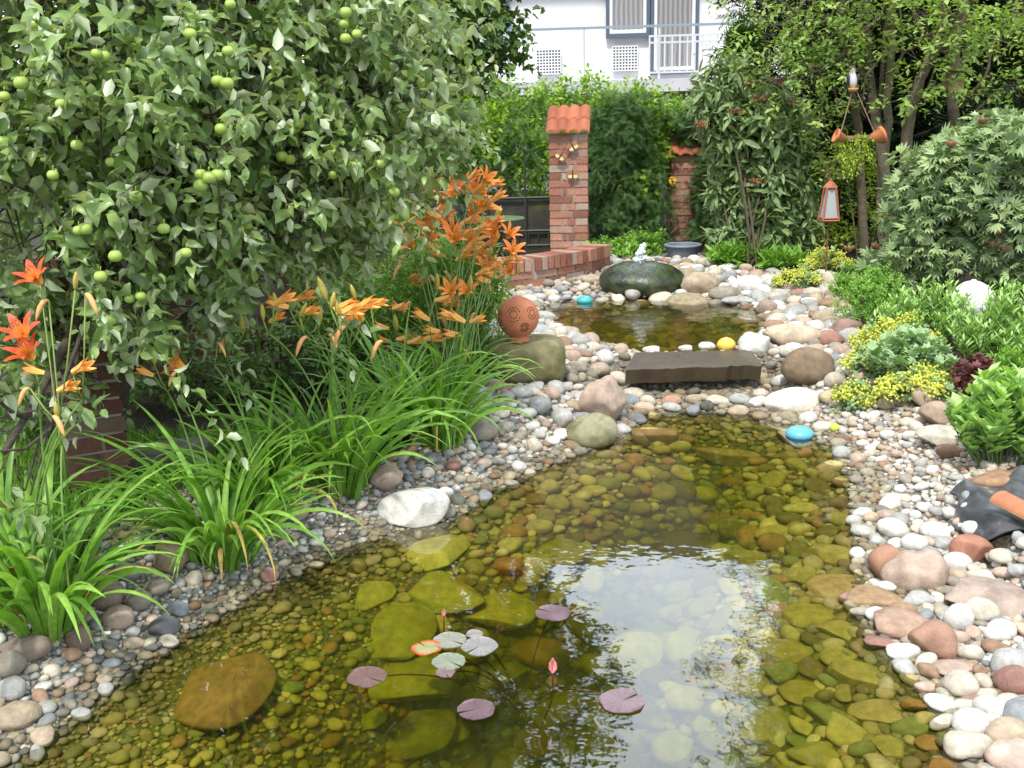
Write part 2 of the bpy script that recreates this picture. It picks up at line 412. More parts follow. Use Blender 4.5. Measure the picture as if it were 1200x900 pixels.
B(316,674,22,20,'reddish','dark red round pebble at the left waterline')
B(228,677,22,18,'cream','cream pebble on the left bank beside the daylily leaf')
B(262,637,40,30,(.22,.18,.14),'brown stone at the foot of the middle daylily')
B(345,600,40,26,'tan','tan stone under the middle daylily leaves')
B(455,560,44,30,'pinkish','pinkish stone at the foot of the large daylily clump')
B(530,545,24,16,'reddish','small reddish stone on the left bank')
B(1074,670,72,48,'pinkish','large oval pinkish brown boulder on the right bank',rot=25)
B(1042,664,44,48,(.33,.18,.12),'red brown angular rock left of the oval boulder',planes=6)
B(1053,731,66,32,(.37,.25,.18),'low pinkish boulder at the right waterline',planes=2)
B(1094,751,50,42,(.34,.20,.14),'rose brown angular rock below the pinkish grey slab',planes=6)
B(1155,700,120,40,(.36,.28,.23),'long pinkish grey flat rock on the right bank',planes=4)
B(1140,645,46,36,(.38,.18,.12),'reddish angular rock against the black liner',planes=5)
B(1122,659,32,22,'white','white half buried stone beside the reddish rock')
B(1070,638,30,24,'white','white oval stone above the large oval boulder')
B(1043,620,38,24,'white','white oval stone at the waterline of the right bank',rot=-30)
B(1098,622,36,20,'white','white stone with a shaded underside near the liner')
B(1124,723,30,34,'white','upright white egg shaped stone on the right bank')
B(1150,715,38,26,'cream','cream egg shaped stone beside the white egg')
B(1035,753,42,18,'reddish','small red pointed rock at the right waterline',planes=5)
B(1118,782,50,20,'pinkish','pinkish wedge stone touching the water',planes=4,rot=30)
B(1184,888,60,42,(.56,.42,.34),'large pinkish cream stone in the bottom right corner')
B(1188,800,44,34,'reddish','rose red stone at the right picture edge')
B(1160,831,34,26,'white','white stone at the lower right bank')
B(1170,760,34,18,'rusty brown','rusty brown flat stone at the right picture edge',planes=3)
B(1086,466,34,30,'tan','pointed tan rock beside the yellow green flowers',planes=6)
B(1105,486,50,30,(.36,.26,.19),'brown angular rock in front of the sedum',planes=4)
B(1104,512,54,24,'cream','flat cream rock on the upper right bank',planes=4)
B(1114,530,32,18,'rusty brown','rusty brown pebble below the flat cream rock')
B(1168,563,54,24,(.36,.22,.13),'tan brown angular rock next to the black liner',planes=5,rot=20)
B(1058,470,24,18,(.26,.18,.13),'brown stone behind the yellow green flowers')
B(1040,473,22,16,'tan','tan stone behind the yellow green flowers')
B(787,470,26,14,(.46,.25,.18),'orange pink pebble in the row in front of the slab')
B(736,470,28,16,'blue grey','grey cobble at the left end of the row in front of the slab')
B(840,469,30,13,'cream','cream cobble in the row in front of the slab')
B(812,468,22,13,'tan','tan cobble in the row in front of the slab')
B(866,468,26,14,'pale grey','pale grey cobble in the row in front of the slab')
# under water
UW = [(253,806,128,98,(.22,.13,.03),'largest brown algae covered rock lying under water at the lower left',3),
 (516,648,92,42,(.28,.24,.05),'pale olive flat rock under water below the white boulder',3),(437,696,54,42,(.24,.21,.035),'small olive rock under water, left of the lily pads',3),
 (514,691,104,46,(.22,.19,.03),'broad olive rock under water in the middle of the group',2),(588,716,106,48,(.24,.21,.035),'olive rock under water nearest the single lily pad',2),
 (466,738,104,54,(.22,.19,.03),'olive rock under water behind the pale lily pads',2),(478,795,120,58,(.24,.21,.035),'large olive rock under water beneath the lily pads',3),
 (432,842,42,58,(.22,.20,.03),'upright oval olive rock under water at the bottom',1),(490,852,86,62,(.22,.19,.03),'square olive rock under water at the bottom edge',3),
 (655,646,76,34,(.20,.17,.03),'dark olive rock under water near the sky reflection',2),(770,512,84,16,(.30,.20,.08),'brown flat slab under shallow water below the step',4),
 (862,537,90,22,(.26,.20,.06),'pale brown slab under water in the middle of the pond',4),(930,512,50,26,(.40,.32,.22),'sunken pale stone below the blue float',3),
 (640,720,50,40,(.20,.17,.03),'dark rock under water behind the single lily pad',3),(590,790,60,40,(.16,.13,.03),'dark rock under water among the lily stems',3),
 (985,690,74,32,(.32,.23,.08),'long brown slab under water at the right slope',4),(1028,703,62,26,(.24,.16,.09),'red brown slab under water at the right slope',5),
 (950,722,60,30,(.26,.22,.04),'flat olive slab under water, right slope, upper',4),(985,738,60,26,(.27,.23,.05),'olive slab under water beside the red rock',5),
 (925,766,70,32,(.24,.20,.035),'broad olive slab under water, right slope, centre',4),(868,800,84,32,(.24,.20,.035),'long dark slab under water at the edge of the sky reflection',3),
 (1005,792,66,30,(.27,.23,.05),'olive slab under water in front of the rose rock',5),(935,812,60,28,(.24,.20,.035),'slab under water, right slope, lower',4),
 (1025,836,62,30,(.30,.24,.07),'yellowish rock under water at the lower right',3),(905,850,80,40,(.24,.21,.04),'wide slab under water at the bottom of the right slope',4),
 (960,885,70,30,(.25,.22,.04),'slab under water at the bottom picture edge',4),(1045,880,46,36,(.27,.23,.05),'yellow green boulder under water at the lower right',1),
 (975,650,70,24,(.30,.25,.06),'thin slab under water near the right shore',4),(880,655,60,20,(.25,.21,.05),'thin sunken slab in the middle of the pond',4),
 (985,770,44,22,(.27,.23,.05),'small rock under water between the slabs',4),(880,730,60,26,(.24,.20,.04),'dark green slab under water beside the sky reflection',4)]
for cx, cy, w_, h_, c_, lab, pl in UW:
    B(cx, cy, w_, h_, tuple(np.array(c_)*((1.5, 1.6, 1.5) if cx < 660 and cx > 300 else (1.2, 1.2, 1.2))), lab, planes=pl, mat=BED, embed=.25, flatc=.24, name='sunken_rock', cat='rock')

# ------------------------------------------------------------------ pebbles, thousands: the largest are objects of their own
ANCH = [ # px, py, mean radius (m), spread, palette weights
 (60,830,.017,'L'),(250,700,.014,'L'),(400,610,.014,'L'),(300,640,.012,'L'),(540,560,.022,'L'),(620,490,.030,'M'),(560,520,.024,'L'),(680,420,.045,'M'),(640,385,.045,'M'),(620,460,.034,'M'),
 (660,335,.040,'M'),(920,345,.050,'R'),(900,440,.040,'R'),(980,430,.042,'R'),(960,400,.042,'R'),(830,455,.030,'M'),(960,480,.028,'R'),(1020,510,.022,'R'),(1060,560,.018,'R'),(1080,600,.022,'R'),
 (1130,545,.016,'R'),(1150,760,.030,'R'),(1130,830,.034,'R'),(1180,850,.036,'R'),(1190,720,.028,'R')]
AX = np.array([gp(a_[0], a_[1])[:2] for a_ in ANCH]); AR = np.array([a_[2] for a_ in ANCH])
BANCH = [(120,830,.014),(250,740,.013),(350,800,.016),(330,860,.016),(420,660,.016),(560,610,.028),(700,560,.030),(850,500,.024),(980,580,.034),(900,640,.045),(700,700,.05),(560,760,.05),(760,850,.05),(620,860,.05),(950,800,.055),(1060,830,.040),(1110,880,.036),(700,620,.035),(800,600,.035),(780,390,.030),(700,370,.030)]
BX = np.array([gp(a_[0], a_[1])[:2] for a_ in BANCH]); BR = np.array([a_[2] for a_ in BANCH])
def near(AX_, AR_, x, y):
    d = ((AX_[:, 0]-x)**2+(AX_[:, 1]-y)**2)+.01; w_ = 1/d**2; return float((w_*AR_).sum()/w_.sum()), int(d.argmin())
WTS = {'L': [('pale grey',5),('blue grey',3),('dark grey',1),('cream',2),('white',1.5),('tan',2),('pinkish',1.5),('grey brown',3),('rusty brown',.8)],
       'M': [('pale grey',5),('blue grey',1.5),('dark grey',.3),('cream',4),('white',1.5),('tan',2.5),('pinkish',2),('grey brown',2),('rusty brown',.6)],
       'R': [('pale grey',3),('blue grey',.8),('cream',5),('white',5),('tan',2.5),('pinkish',3),('grey brown',1),('rusty brown',.7),('reddish',.5)]}
BEDC = [((.40,.35,.08),4),((.27,.23,.05),4),((.46,.38,.13),2.5),((.32,.18,.05),2.2),((.16,.13,.03),3),((.48,.42,.20),1),((.20,.22,.05),2)]
def near_v(AX_, AR_, XY):
    d = ((AX_[None, :, 0]-XY[:, None, 0])**2+(AX_[None, :, 1]-XY[:, None, 1])**2)+.01; w_ = 1/d**2; return (w_*AR_).sum(1)/w_.sum(1), d.argmin(1)
def cands(n, mode):
    """n random points on the bank or on the pond bed, denser towards the near end where stones are smaller"""
    out_ = []; c_ = 0
    while c_ < n:
        u = RNG.uniform(0, 1, 60000); y = 1.5*(9.8/1.5)**u; x = y*RNG.uniform(-.62, .62, 60000); XY = np.c_[x, y]
        dB = sdf(XY, BANK); XY = XY[dB < .03]; w_ = np.minimum(sdf(XY, LOW), sdf(XY, UPP)); XY = XY[(w_ > -.05) if mode == 'bank' else (w_ < 0)]
        out_.append(XY); c_ += len(XY)
    return np.concatenate(out_)[:n]
def scatter(n, k, mode, mul, jitter):
    res = []; XY = cands(n, mode); H = height(XY)
    R0, IA = near_v(AX, AR, XY) if mode == 'bank' else near_v(BX, BR, XY)
    RR = R0*mul*np.exp(RNG.normal(0, jitter, n))
    for (x, y), z, r, ia in zip(XY.tolist(), H.tolist(), RR.tolist(), IA.tolist()):
        if mode == 'bed': r = min(r, max(.010, ((ZU if y > 5.6 else 0)-z)*1.05+.008))
        if not hfree(x, y, r, k): continue
        hput(x, y, r); res.append((x, y, z, r, ia))
    return res
for k in range(24):
    for q in range(9):
        p_ = atz(741+k*6.2, 414+q*4.2, .17 if q < 4 else .08); hput(p_[0], p_[1], .03)
bank = scatter(3000, .85, 'bank', 1.5, .2)+scatter(22000, .82, 'bank', 1.0, .2)+scatter(30000, .78, 'bank', .62, .2)
bed = scatter(2500, .8, 'bed', 1.6, .2)+scatter(16000, .78, 'bed', 1.0, .25)+scatter(22000, .72, 'bed', .6, .2)
HASH.clear()
under = scatter(22000, .74, 'bank', .62, .15); HASH.clear()
underbed = scatter(18000, .74, 'bed', .62, .2); HASH.clear()
def pick(lst): return random.choices([a_[0] for a_ in lst], [a_[1] for a_ in lst])[0]
def bedcol(x, y, z):
    zw = ZU if y > 5.6 else 0.0; dp = zw-z; w_ = min(1, max(.15, dp/.09)); return np.array(pick(BEDC))*w_+np.array(PAL[pick(WTS['M'])])*np.array([.62, .55, .36])*(1-w_)
def bankcol(x, y, z, ia):
    zw = ZU if y > 5.6 else 0.0; c_ = np.array(PAL[pick(WTS[ANCH[ia][3]])]); return c_*(np.array([.55, .52, .42]) if z-zw < .012 else 1)
def where(x, y):
    d = Fw@(np.array([x, y, .1])-CAM); px = 600+FPX*(Rt@(np.array([x, y, .1])-CAM))/d; py = 450-FPX*(Up@(np.array([x, y, .1])-CAM))/d
    return px, py, d
def region(px, py):
    if px < 560 and py > 500: return 'on the left bank along the daylilies' if px > 230 else 'at the left end of the left bank'
    if py < 365: return 'on the far shore of the upper pond' if px < 870 else 'on the far right shore of the upper pond'
    if px < 735: return 'between the terracotta ball and the slab' if py < 450 else 'below the terracotta ball'
    if px < 900: return 'around the stone slab'
    if py < 480: return 'around the dark brown boulder'
    if py < 640: return 'on the pale gravel of the right bank'
    return 'in the lower right corner of the bank'
def put(mb, s, sub, x, y, z, r, col, flat, rng, planes=0):
    V, F = TEMPL[(sub, planes)][rng.integers(8)]
    a_ = r*rng.uniform(1.0, 1.3); b_ = r*rng.uniform(.75, 1.0); c_ = r*rng.uniform(*flat)
    V = (V*np.array([a_, b_, c_]))@rotm(rng.uniform(0, 6.28), rng.normal(0, .22), rng.uniform(0, 6.28)).T
    j = 1+rng.normal(0, .1)
    mb.add(V+np.array([x, y, z+c_*.45]), F, np.clip(np.array(col)*j, 0, .85))
rng = np.random.default_rng(5)
def vis(it):   # projected size
    px, py, d = where(it[0], it[1])
    if not (-10 < px < 1210 and -10 < py < 910): return 0
    return it[3]/d
bank.sort(key=vis, reverse=True); bed.sort(key=vis, reverse=True)
NI = 300
for q, (x, y, z, r, ia) in enumerate(bank[:NI]):
    cn = pick(WTS[ANCH[ia][3]]); px, py, d = where(x, y)
    mb = MB(); put(mb, 0, 3, x, y, z, r, PAL[cn], (.5, .8), rng)
    sz = 'fist sized' if r > .05 else ('medium' if r > .035 else 'small')
    lab = f'{sz} {cn} rounded cobble {region(px, py)}'
    tag(mb.build('cobble', STONE, smooth=True), lab, 'cobble', f'{cn} {sz} cobbles {region(px, py)}')
mb = MB()
for (x, y, z, r, ia) in under: put(mb, 0, 2, x, y, z-.55*r, r, bankcol(x, y, z, ia), (.5, .8), rng)
for (x, y, z, r, ia) in bank[NI:]: put(mb, 0, 2, x, y, z, r, bankcol(x, y, z, ia), (.5, .8), rng)
tag(mb.build('bank_pebbles', STONE, smooth=True), 'small mixed grey, white and cream pebbles covering the pond banks', 'pebbles', None, 'stuff')
for q, (x, y, z, r, ia) in enumerate(bed[:200]):
    px, py, d = where(x, y); c_ = pick(BEDC); mb = MB()
    put(mb, 0, 3, x, y, z, r, c_, (.35, .6), rng, 5 if px > 820 and py > 600 else 0)
    side = 'on the right slope of the lower pond' if px > 820 else ('in the upper pond' if py < 420 else ('in the deep middle of the lower pond' if px > 480 else 'in the left shallows'))
    tag(mb.build('sunken_stone', BED, smooth=True), f'loose medium sized olive stone lying under water {side}', 'stone', f'sunken stones {side}')
mb = MB()
for (x, y, z, r, ia) in underbed: put(mb, 0, 2, x, y, z-.6*r, r, bedcol(x, y, z), (.4, .7), rng)
for (x, y, z, r, ia) in bed[200:]: put(mb, 0, 2, x, y, z, r, bedcol(x, y, z), (.4, .7), rng)
tag(mb.build('pond_bed_pebbles', BED, smooth=True), 'yellow green algae tinted pebbles covering the bottom of the ponds', 'pebbles', None, 'stuff')
print('pebbles', len(bank), len(bed))

# ------------------------------------------------------------------ slab step
ZS = .20; P0 = atz(733, 432, ZS); P1 = atz(893, 427, ZS); P2_ = atz(880, 410, ZS); P3 = atz(745, 413, ZS)
SLAB = m_attr('wet_slab', .42, .55, 9, 55, .7, .007, spec=.45, moss=(.055, .045, .022, 5))
bm_pts = [P0, P1, P2_, P3]
mb = MB(); nsx, nsy = 24, 8
U_, V_ = np.meshgrid(np.linspace(0, 1, nsx), np.linspace(0, 1, nsy))
top = ((1-U_)*(1-V_))[..., None]*P0+(U_*(1-V_))[..., None]*P1+(U_*V_)[..., None]*P2_+((1-U_)*V_)[..., None]*P3
top = top.copy(); top[..., 2] = ZS+RNG.normal(0, .0008, top.shape[:2])
top[0, :, 2] -= .008; top[0, :, 1] += RNG.normal(0, .006, nsx)+.01*np.sin(np.arange(nsx)*.7)
bot = top.copy(); bot[..., 2] = .10; bot[..., 1] += .03*(1-V_)
VV = np.concatenate([top.reshape(-1, 3), bot.reshape(-1, 3)]); N_ = nsx*nsy
i = np.arange(nsy-1)[:, None]; j = np.arange(nsx-1)[None, :]
Ft = np.stack([i*nsx+j, i*nsx+j+1, (i+1)*nsx+j+1, (i+1)*nsx+j], -1).reshape(-1, 4)
Fb = Ft[:, ::-1]+N_; ed = []
for k in range(nsx-1): ed.append((k+1, k, k+N_, k+1+N_)); b_ = (nsy-1)*nsx+k; ed.append((b_, b_+1, b_+1+N_, b_+N_))
for k in range(nsy-1): a_ = k*nsx; ed.append((a_, a_+nsx, a_+nsx+N_, a_+N_)); a_ = k*nsx+nsx-1; ed.append((a_+nsx, a_, a_+N_, a_+nsx+N_))
mb.add(VV, np.concatenate([Ft, Fb, np.array(ed)]), (.08, .052, .032))
tag(mb.build('stone_slab', SLAB), 'long wet brown stone slab forming the step between the two ponds', 'stone slab')

# ------------------------------------------------------------------ brickwork
BC = [(.36,.17,.12),(.31,.13,.09),(.40,.20,.14),(.36,.23,.17),(.27,.12,.09),(.44,.32,.26),(.38,.18,.12)]
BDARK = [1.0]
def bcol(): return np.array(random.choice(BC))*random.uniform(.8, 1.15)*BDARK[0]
def tiles_cap(P, w, dpt, rz, parent, n=4):
    """shed roof of wavy clay pantiles, two overlapping rows, falling towards the camera"""
    mb = MB(); c_, s_ = math.cos(rz), math.sin(rz)
    for row in range(2):
        nu, nv = n*8+1, 4
        u = np.linspace(-w/2, w/2, nu); v = np.linspace(0, 1, nv); Uu, Vv = np.meshgrid(u, v)
        wave = np.abs(np.sin((Uu+w/2)/w*math.pi*n))*.028
        y = -dpt/2+row*dpt*.5+Vv*dpt*.58-.04; z = .05+row*.095+Vv*.12+wave+(0 if row == 0 else .02)
        top = np.stack([Uu*c_-y*s_, Uu*s_+y*c_, z], -1).reshape(-1, 3)+P; bot = top-np.array([0, 0, .018])
        i = np.arange(nv-1)[:, None]; j = np.arange(nu-1)[None, :]
        F = np.stack([i*nu+j, i*nu+j+1, (i+1)*nu+j+1, (i+1)*nu+j], -1).reshape(-1, 4)
        ed = [(k+1, k, k+nu*nv, k+1+nu*nv) for k in range(nu-1)]+[(k*nu, (k+1)*nu, (k+1)*nu+nu*nv, k*nu+nu*nv) for k in range(nv-1)]+[((k+1)*nu+nu-1, k*nu+nu-1, k*nu+nu-1+nu*nv, (k+1)*nu+nu-1+nu*nv) for k in range(nv-1)]
        tc_ = np.repeat([np.array((.36, .115, .06))*random.uniform(.7, 1.15) for _ in range(n)], 8, 0); tc_ = np.vstack([tc_, tc_[-1:]])
        tc_ = np.tile(tc_, (nv, 1))
        mb.add(np.vstack([top, bot]), np.concatenate([F, F[:, ::-1]+nu*nv, np.array(ed)]), np.vstack([tc_, tc_]))
    mb.build('tile_cap', TERRA, parent)
def pillar(P, w, ncourse, rz, label, tiles=True, ch=.074):
    root = empty('brick_pillar', P, label, 'brick pillar'); c_, s_ = math.cos(rz), math.sin(rz)
    mb = MB(); core = MB(); core.box(P+np.array([0, 0, ncourse*ch/2]), (w-.02, w-.02, ncourse*ch), rz=rz)
    bd = .115; gap = .012
    for k in range(ncourse):
        z = (k+.5)*ch; first = k % 2
        for side in range(4):
            ang = rz+side*math.pi/2; L0 = -w/2+(bd+gap if (side+k) % 2 else 0); L1 = w/2-(bd+gap if (side+k) % 2 else 0)
            cut = L0+(L1-L0)*(random.uniform(.35, .42) if first else random.uniform(.58, .65))
            for a_, b_ in ((L0, cut-gap/2), (cut+gap/2, L1)):
                lx = (a_+b_)/2; ly = -w/2+bd/2+RNG.uniform(-.004, .004)
                cx, cy = math.cos(ang), math.sin(ang)
                mb.box(P+np.array([lx*cx-ly*cy, lx*cy+ly*cx, z]), (b_-a_, bd, ch-.013), bcol(), ang, .0025)
    core.build('mortar_core', MORTAR, root); mb.build('brickwork', BRICK, root)
    if tiles: tiles_cap(P+np.array([0, 0, ncourse*ch-.035]), w+.045, w+.06, rz, root)
    return root
Pp = at(668, 293, 10.0); Pp[2] = .28
Ppt = at(668, 156, 10.0)
nc = int(round((Ppt[2]-Pp[2])/.074))
pillar(Pp, .375, nc, R_(-6), 'tall brick pillar with red tiled cap and butterfly ornaments')
Pq = at(806, 290, 11.4); Pq[2] = .30; nq = int(round((at(806, 178, 11.4)[2]-.30)/.074))
pillar(Pq, .44, nq, R_(-6), 'shorter brick pillar with tiled cap half hidden by the conifer')
BDARK[0] = .38  # the apple tree's shade is put into this pillar's brick colours
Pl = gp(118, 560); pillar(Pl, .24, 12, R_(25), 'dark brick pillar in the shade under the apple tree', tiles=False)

def brick_wall(path, z0, ncourse, name, label, soldier=True, th=.22):
    root = empty(name, (path[0][0], path[0][1], z0), label, 'brick wall')
    path = np.array(path); seg = np.linalg.norm(np.diff(path, axis=0), axis=1); cum = np.r_[0, np.cumsum(seg)]
    def pt(s_):
        k = min(np.searchsorted(cum, s_, side='right')-1, len(seg)-1); t_ = (s_-cum[k])/seg[k]; p_ = path[k]*(1-t_)+path[k+1]*t_
        d_ = path[k+1]-path[k]; return p_, math.atan2(d_[1], d_[0])
    mb = MB(); core = MB(); L = cum[-1]
    s_ = 0
    zc = z0
    for k in range(ncourse):
        s_ = -(.12 if k % 2 else 0)
        while s_ < L:
            a_, b_ = max(s_, 0), min(s_+.228, L)
            if b_-a_ > .03:
                p_, an = pt((a_+b_)/2); mb.box((p_[0], p_[1], z0+(k+.5)*.074), (b_-a_, th, .061), bcol(), an, .002)
            s_ += .24
    if soldier:
        s_ = 0
        while s_ < L-.05:
            p_, an = pt(s_+.035); mb.box((p_[0], p_[1], z0+ncourse*.074+.055), (.062, th+.03, .112), bcol()*1.1, an, .002); s_ += .075
    hh = ncourse*.074+(.1 if soldier else -.01); s_ = 0
    while s_ < L-.01:
        b_ = min(s_+.1, L); p_, an = pt((s_+b_)/2); core.box((p_[0], p_[1], z0+hh/2), (b_-s_+.02, th-.02, hh), rz=an); s_ += .1
    core.build('mortar_core', MORTAR, root); mb.build('brickwork', BRICK, root); return root
BDARK[0] = .85
cpts = []
for px, py in ((560,342),(590,341),(620,338),(650,333),(680,327),(703,320)):
    q = atz(px, py, .22); cpts.append(q[:2])
brick_wall(cpts, .17, 3, 'low_brick_wall', 'low curved brick wall with upright top course beside the upper pond')
BDARK[0] = .30  # darker old brick, with shade under the tree also put into the colour
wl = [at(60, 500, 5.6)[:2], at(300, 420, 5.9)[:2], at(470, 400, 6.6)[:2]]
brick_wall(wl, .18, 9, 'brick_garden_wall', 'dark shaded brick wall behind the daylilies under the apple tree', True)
Pb = gp(190, 545); mb = MB(); mb.box(Pb+np.array([0, 0, .02]), (.42, .2, .13), (.16, .14, .12), .2, .01)
tag(mb.build('stone_block', STONE_BIG), 'grey stone block in the shade behind the middle daylily', 'stone block')

# butterflies + flower ornament
BUT = m_attr('enamel', .4, .1)
for (px, py, rot, lab) in ((671,171,.5,'upper right small butterfly ornament on the tall brick pillar'),(657,182,-.6,'left small butterfly ornament on the tall brick pillar'),(671,204,0,'lowest small butterfly ornament on the tall brick pillar')):
    P = at(px, py, 9.77); BS = .85; r = empty('butterfly_ornament', P, lab, 'ornament')
    for s_ in (-1, 1):
        mb = MB()
        for (cx, cz, rx, rz_, c_) in ((.035, .018, .036, .026, (.30, .15, .08)), (.028, -.024, .026, .022, (.70, .55, .25))):
            an = np.linspace(0, 2*math.pi, 13)[:-1]; lx = BS*s_*(cx+rx*np.cos(an)); lz = BS*(cz+rz_*np.sin(an))
            X_ = lx*math.cos(rot)-lz*math.sin(rot); Z_ = lx*math.sin(rot)+lz*math.cos(rot)
            y0 = np.full(12, -.003-abs(cx)*.3)
            V = np.vstack([np.c_[X_, y0, Z_], np.c_[X_, y0+.004, Z_]])+P
            mb.add(V, [tuple(range(12)), tuple(range(23, 11, -1))]+[(k, (k+1) % 12, (k+1) % 12+12, k+12) for k in range(12)], c_)
            an2 = an; X2 = X_*1.0
        mb.build('wing', BUT, r)
    mb = MB(); z_ = np.linspace(-.045, .045, 5); mb.tube(np.c_[-z_*math.sin(rot), np.full(5, -.012), z_*math.cos(rot)]+P, [.003, .007, .008, .007, .004], 6, (.08, .03, .02)); mb.build('body', BUT, r)
P = at(788, 212, 11.14); r = empty('flower_ornament', P, 'small yellow flower ornament on the shorter brick pillar', 'ornament')
mb = MB()
for k in range(6):
    V, F = ico(2); an = k*math.pi/3; mb.add(V*np.array([.022, .012, .022])+P+np.array([.028*math.cos(an), 0, .028*math.sin(an)]), F, (.75, .45, .04))
mb.build('petals', BUT, r); mb = MB(); V, F = ico(2); mb.add(V*.016+P+np.array([0, -.012, 0]), F, (.4, .15, .03)); mb.build('centre', BUT, r)

# dark fence and gate behind
P = at(610, 300, 10.9); r = empty('metal_fence', (P[0], 10.9, .25), 'dark garden fence panel with thin bars left of the tall pillar', 'fence')
xa, xb = at(572, 260, 10.9)[0], at(650, 260, 10.9)[0]; zt = at(610, 232, 10.9)[2]
mb = MB(); mb.box(((xa+xb)/2, 10.95, (.25+zt)/2), (xb-xa, .02, zt-.25), (.5,)*3)
m, t, out = newmat('weathered_panel'); cc = ramp(t, noise(t, 5, 3), [(.4, (.035, .035, .03)), (.62, (.06, .06, .035)), (.72, (.11, .10, .03))]); p = prin(t, cc, .5); t.links.new(p.outputs[0], out.inputs[0])
mb.build('panel', m, r)
mb = MB()
for x_ in np.arange(xa, xb+.01, .11): mb.tube([(x_, 10.9, .25), (x_, 10.9, zt-.35)], .008, 5)
for z_ in (.34, zt-.36, zt): mb.tube([(xa, 10.9, z_), (xb, 10.9, z_)], .014, 5)
for x_ in (xa, (xa+xb)/2+.05, xb): mb.tube([(x_, 10.9, .25), (x_, 10.9, zt+(.45 if x_ != xa else 0))], .014, 6)
mb.build('bars', DARKM, r)
xa, xb = at(700, 260, 11.4)[0], at(782, 260, 11.4)[0]
r = empty('trellis_gate', ((xa+xb)/2, 11.4, .3), 'rusty metal trellis gate overgrown between the two pillars', 'gate')
mb = MB(); zt = at(740, 193, 11.4)[2]
for x_ in np.linspace(xa, xb, 8): mb.tube([(x_, 11.4, .3), (x_, 11.4, zt)], .010, 5)
mb.build('bars', RUST, r); mb = MB()
for z_ in (.36, zt-.18, zt): mb.tube([(xa-.03, 11.385, z_), (xb+.03, 11.385, z_)], .016, 5)
mb.build('frame', RUST, r)
P = at(583, 258, 10.0); r = empty('garden_table', (P[0], 10.0, .28), 'small round green garden table left of the tall pillar', 'table')
mb = MB(); mb.lathe([(0, 0), (.27, 0), (.28, .012), (.27, .024), (0, .03)], (P[0], 10, P[2]), 24, (.10, .16, .07)); mb.build('table_top', PAINT, r)
mb = MB(); mb.tube([(P[0], 10, .28), (P[0], 10, P[2])], .02, 8, (.03, .05, .03)); mb.lathe([(0, 0), (.16, 0), (.16, .015), (.03, .03)], (P[0], 10, .28), 16, (.03, .05, .03)); mb.build('leg', PAINT, r)

# ------------------------------------------------------------------ house
HY = 21.0; YAW = R_(3.0)
HW = m_plain('white_render', (.80, .80, .82), .9, .04, 3)
hl = at(400, 100, HY)[0]; hr = at(1040, 60, HY)[0]; zf = at(700, 97, HY)[2]; ZE = zf+3.0
hc = np.array([(hl+hr)/2, HY, 0.]); hroot = empty('house', hc, 'white rendered two storey house with balcony behind the hedge', 'house')
hroot.rotation_euler.z = YAW*0
def hx(px, py, off=0):  # point on facade plane (with yaw)
    d = ray(px, py); n = np.array([math.sin(YAW), math.cos(YAW), 0]); p0 = np.array([at(700, 90, HY)[0], HY-off, 0]); t_ = n@(p0-CAM)/(n@d); return CAM+d*t_
FW_ = -YAW
def facade_box(mb, x0, x1, z0, z1, off, th, col):
    p0 = at(700, 90, HY)[0]; ux = np.array([math.cos(FW_), math.sin(FW_)])
    c = np.array([p0, HY])+ux*((x0+x1)/2)+np.array([math.sin(FW_), -math.cos(FW_)])*off
    mb.box((c[0], c[1], (z0+z1)/2), (x1-x0, th, z1-z0), col, FW_)
def fxz(px, py, off=0):
    q = hx(px, py, off); p0 = at(700, 90, HY)[0]; return (q[0]-p0)/math.cos(FW_), q[2]
mb = MB(); facade_box(mb, hl-.9, hr-.5, 0, ZE, -4.0, 7.9, (.8,)*3); mb.build('wall', HW, hroot)
mb = MB()
p0 = at(700, 90, HY)[0]
rp = []
for xx, off, zz in ((hl-1.4, .7, ZE), (hr, .7, ZE), (hr, -4.2, ZE+4.6), (hl-1.4, -4.2, ZE+4.6), (hr, -9, ZE), (hl-1.4, -9, ZE)):
    ux = np.array([math.cos(FW_), math.sin(FW_)]); q = np.array([p0, HY])+ux*xx+np.array([math.sin(FW_), -math.cos(FW_)])*off; rp.append((q[0], q[1], zz))
rp2 = [(x_, y_, z_-.25) for x_, y_, z_ in rp]
mb.add(rp+rp2, [(0,1,2,3),(3,2,4,5),(6,9,8,7),(9,11,10,8),(0,6,7,1),(5,4,10,11),(0,3,9,6),(3,5,11,9),(1,7,8,2),(2,8,10,4)], (.10, .075, .06)); mb.build('roof', m_attr('roof_tiles', .8, .3, 6), hroot)
GLASS = m_plain('curtained_glass', (.30, .29, .30), .25, .1, 2, spec=.6)
m, t, out = newmat('curtain'); wv = t.nodes.new('ShaderNodeTexWave'); wv.inputs['Scale'].default_value = 3.2; wv.inputs['Distortion'].default_value = 1.5
tcn = t.nodes.new('ShaderNodeTexCoord'); t.links.new(tcn.outputs['Object'], wv.inputs['Vector']); cc = ramp(t, wv.outputs['Fac'], [(0, (.20, .195, .20)), (1, (.36, .35, .36))]); p = prin(t, cc, .15, spec=.6); t.links.new(p.outputs[0], out.inputs[0]); CURT = m
FRAMEC = (.10, .13, .18)
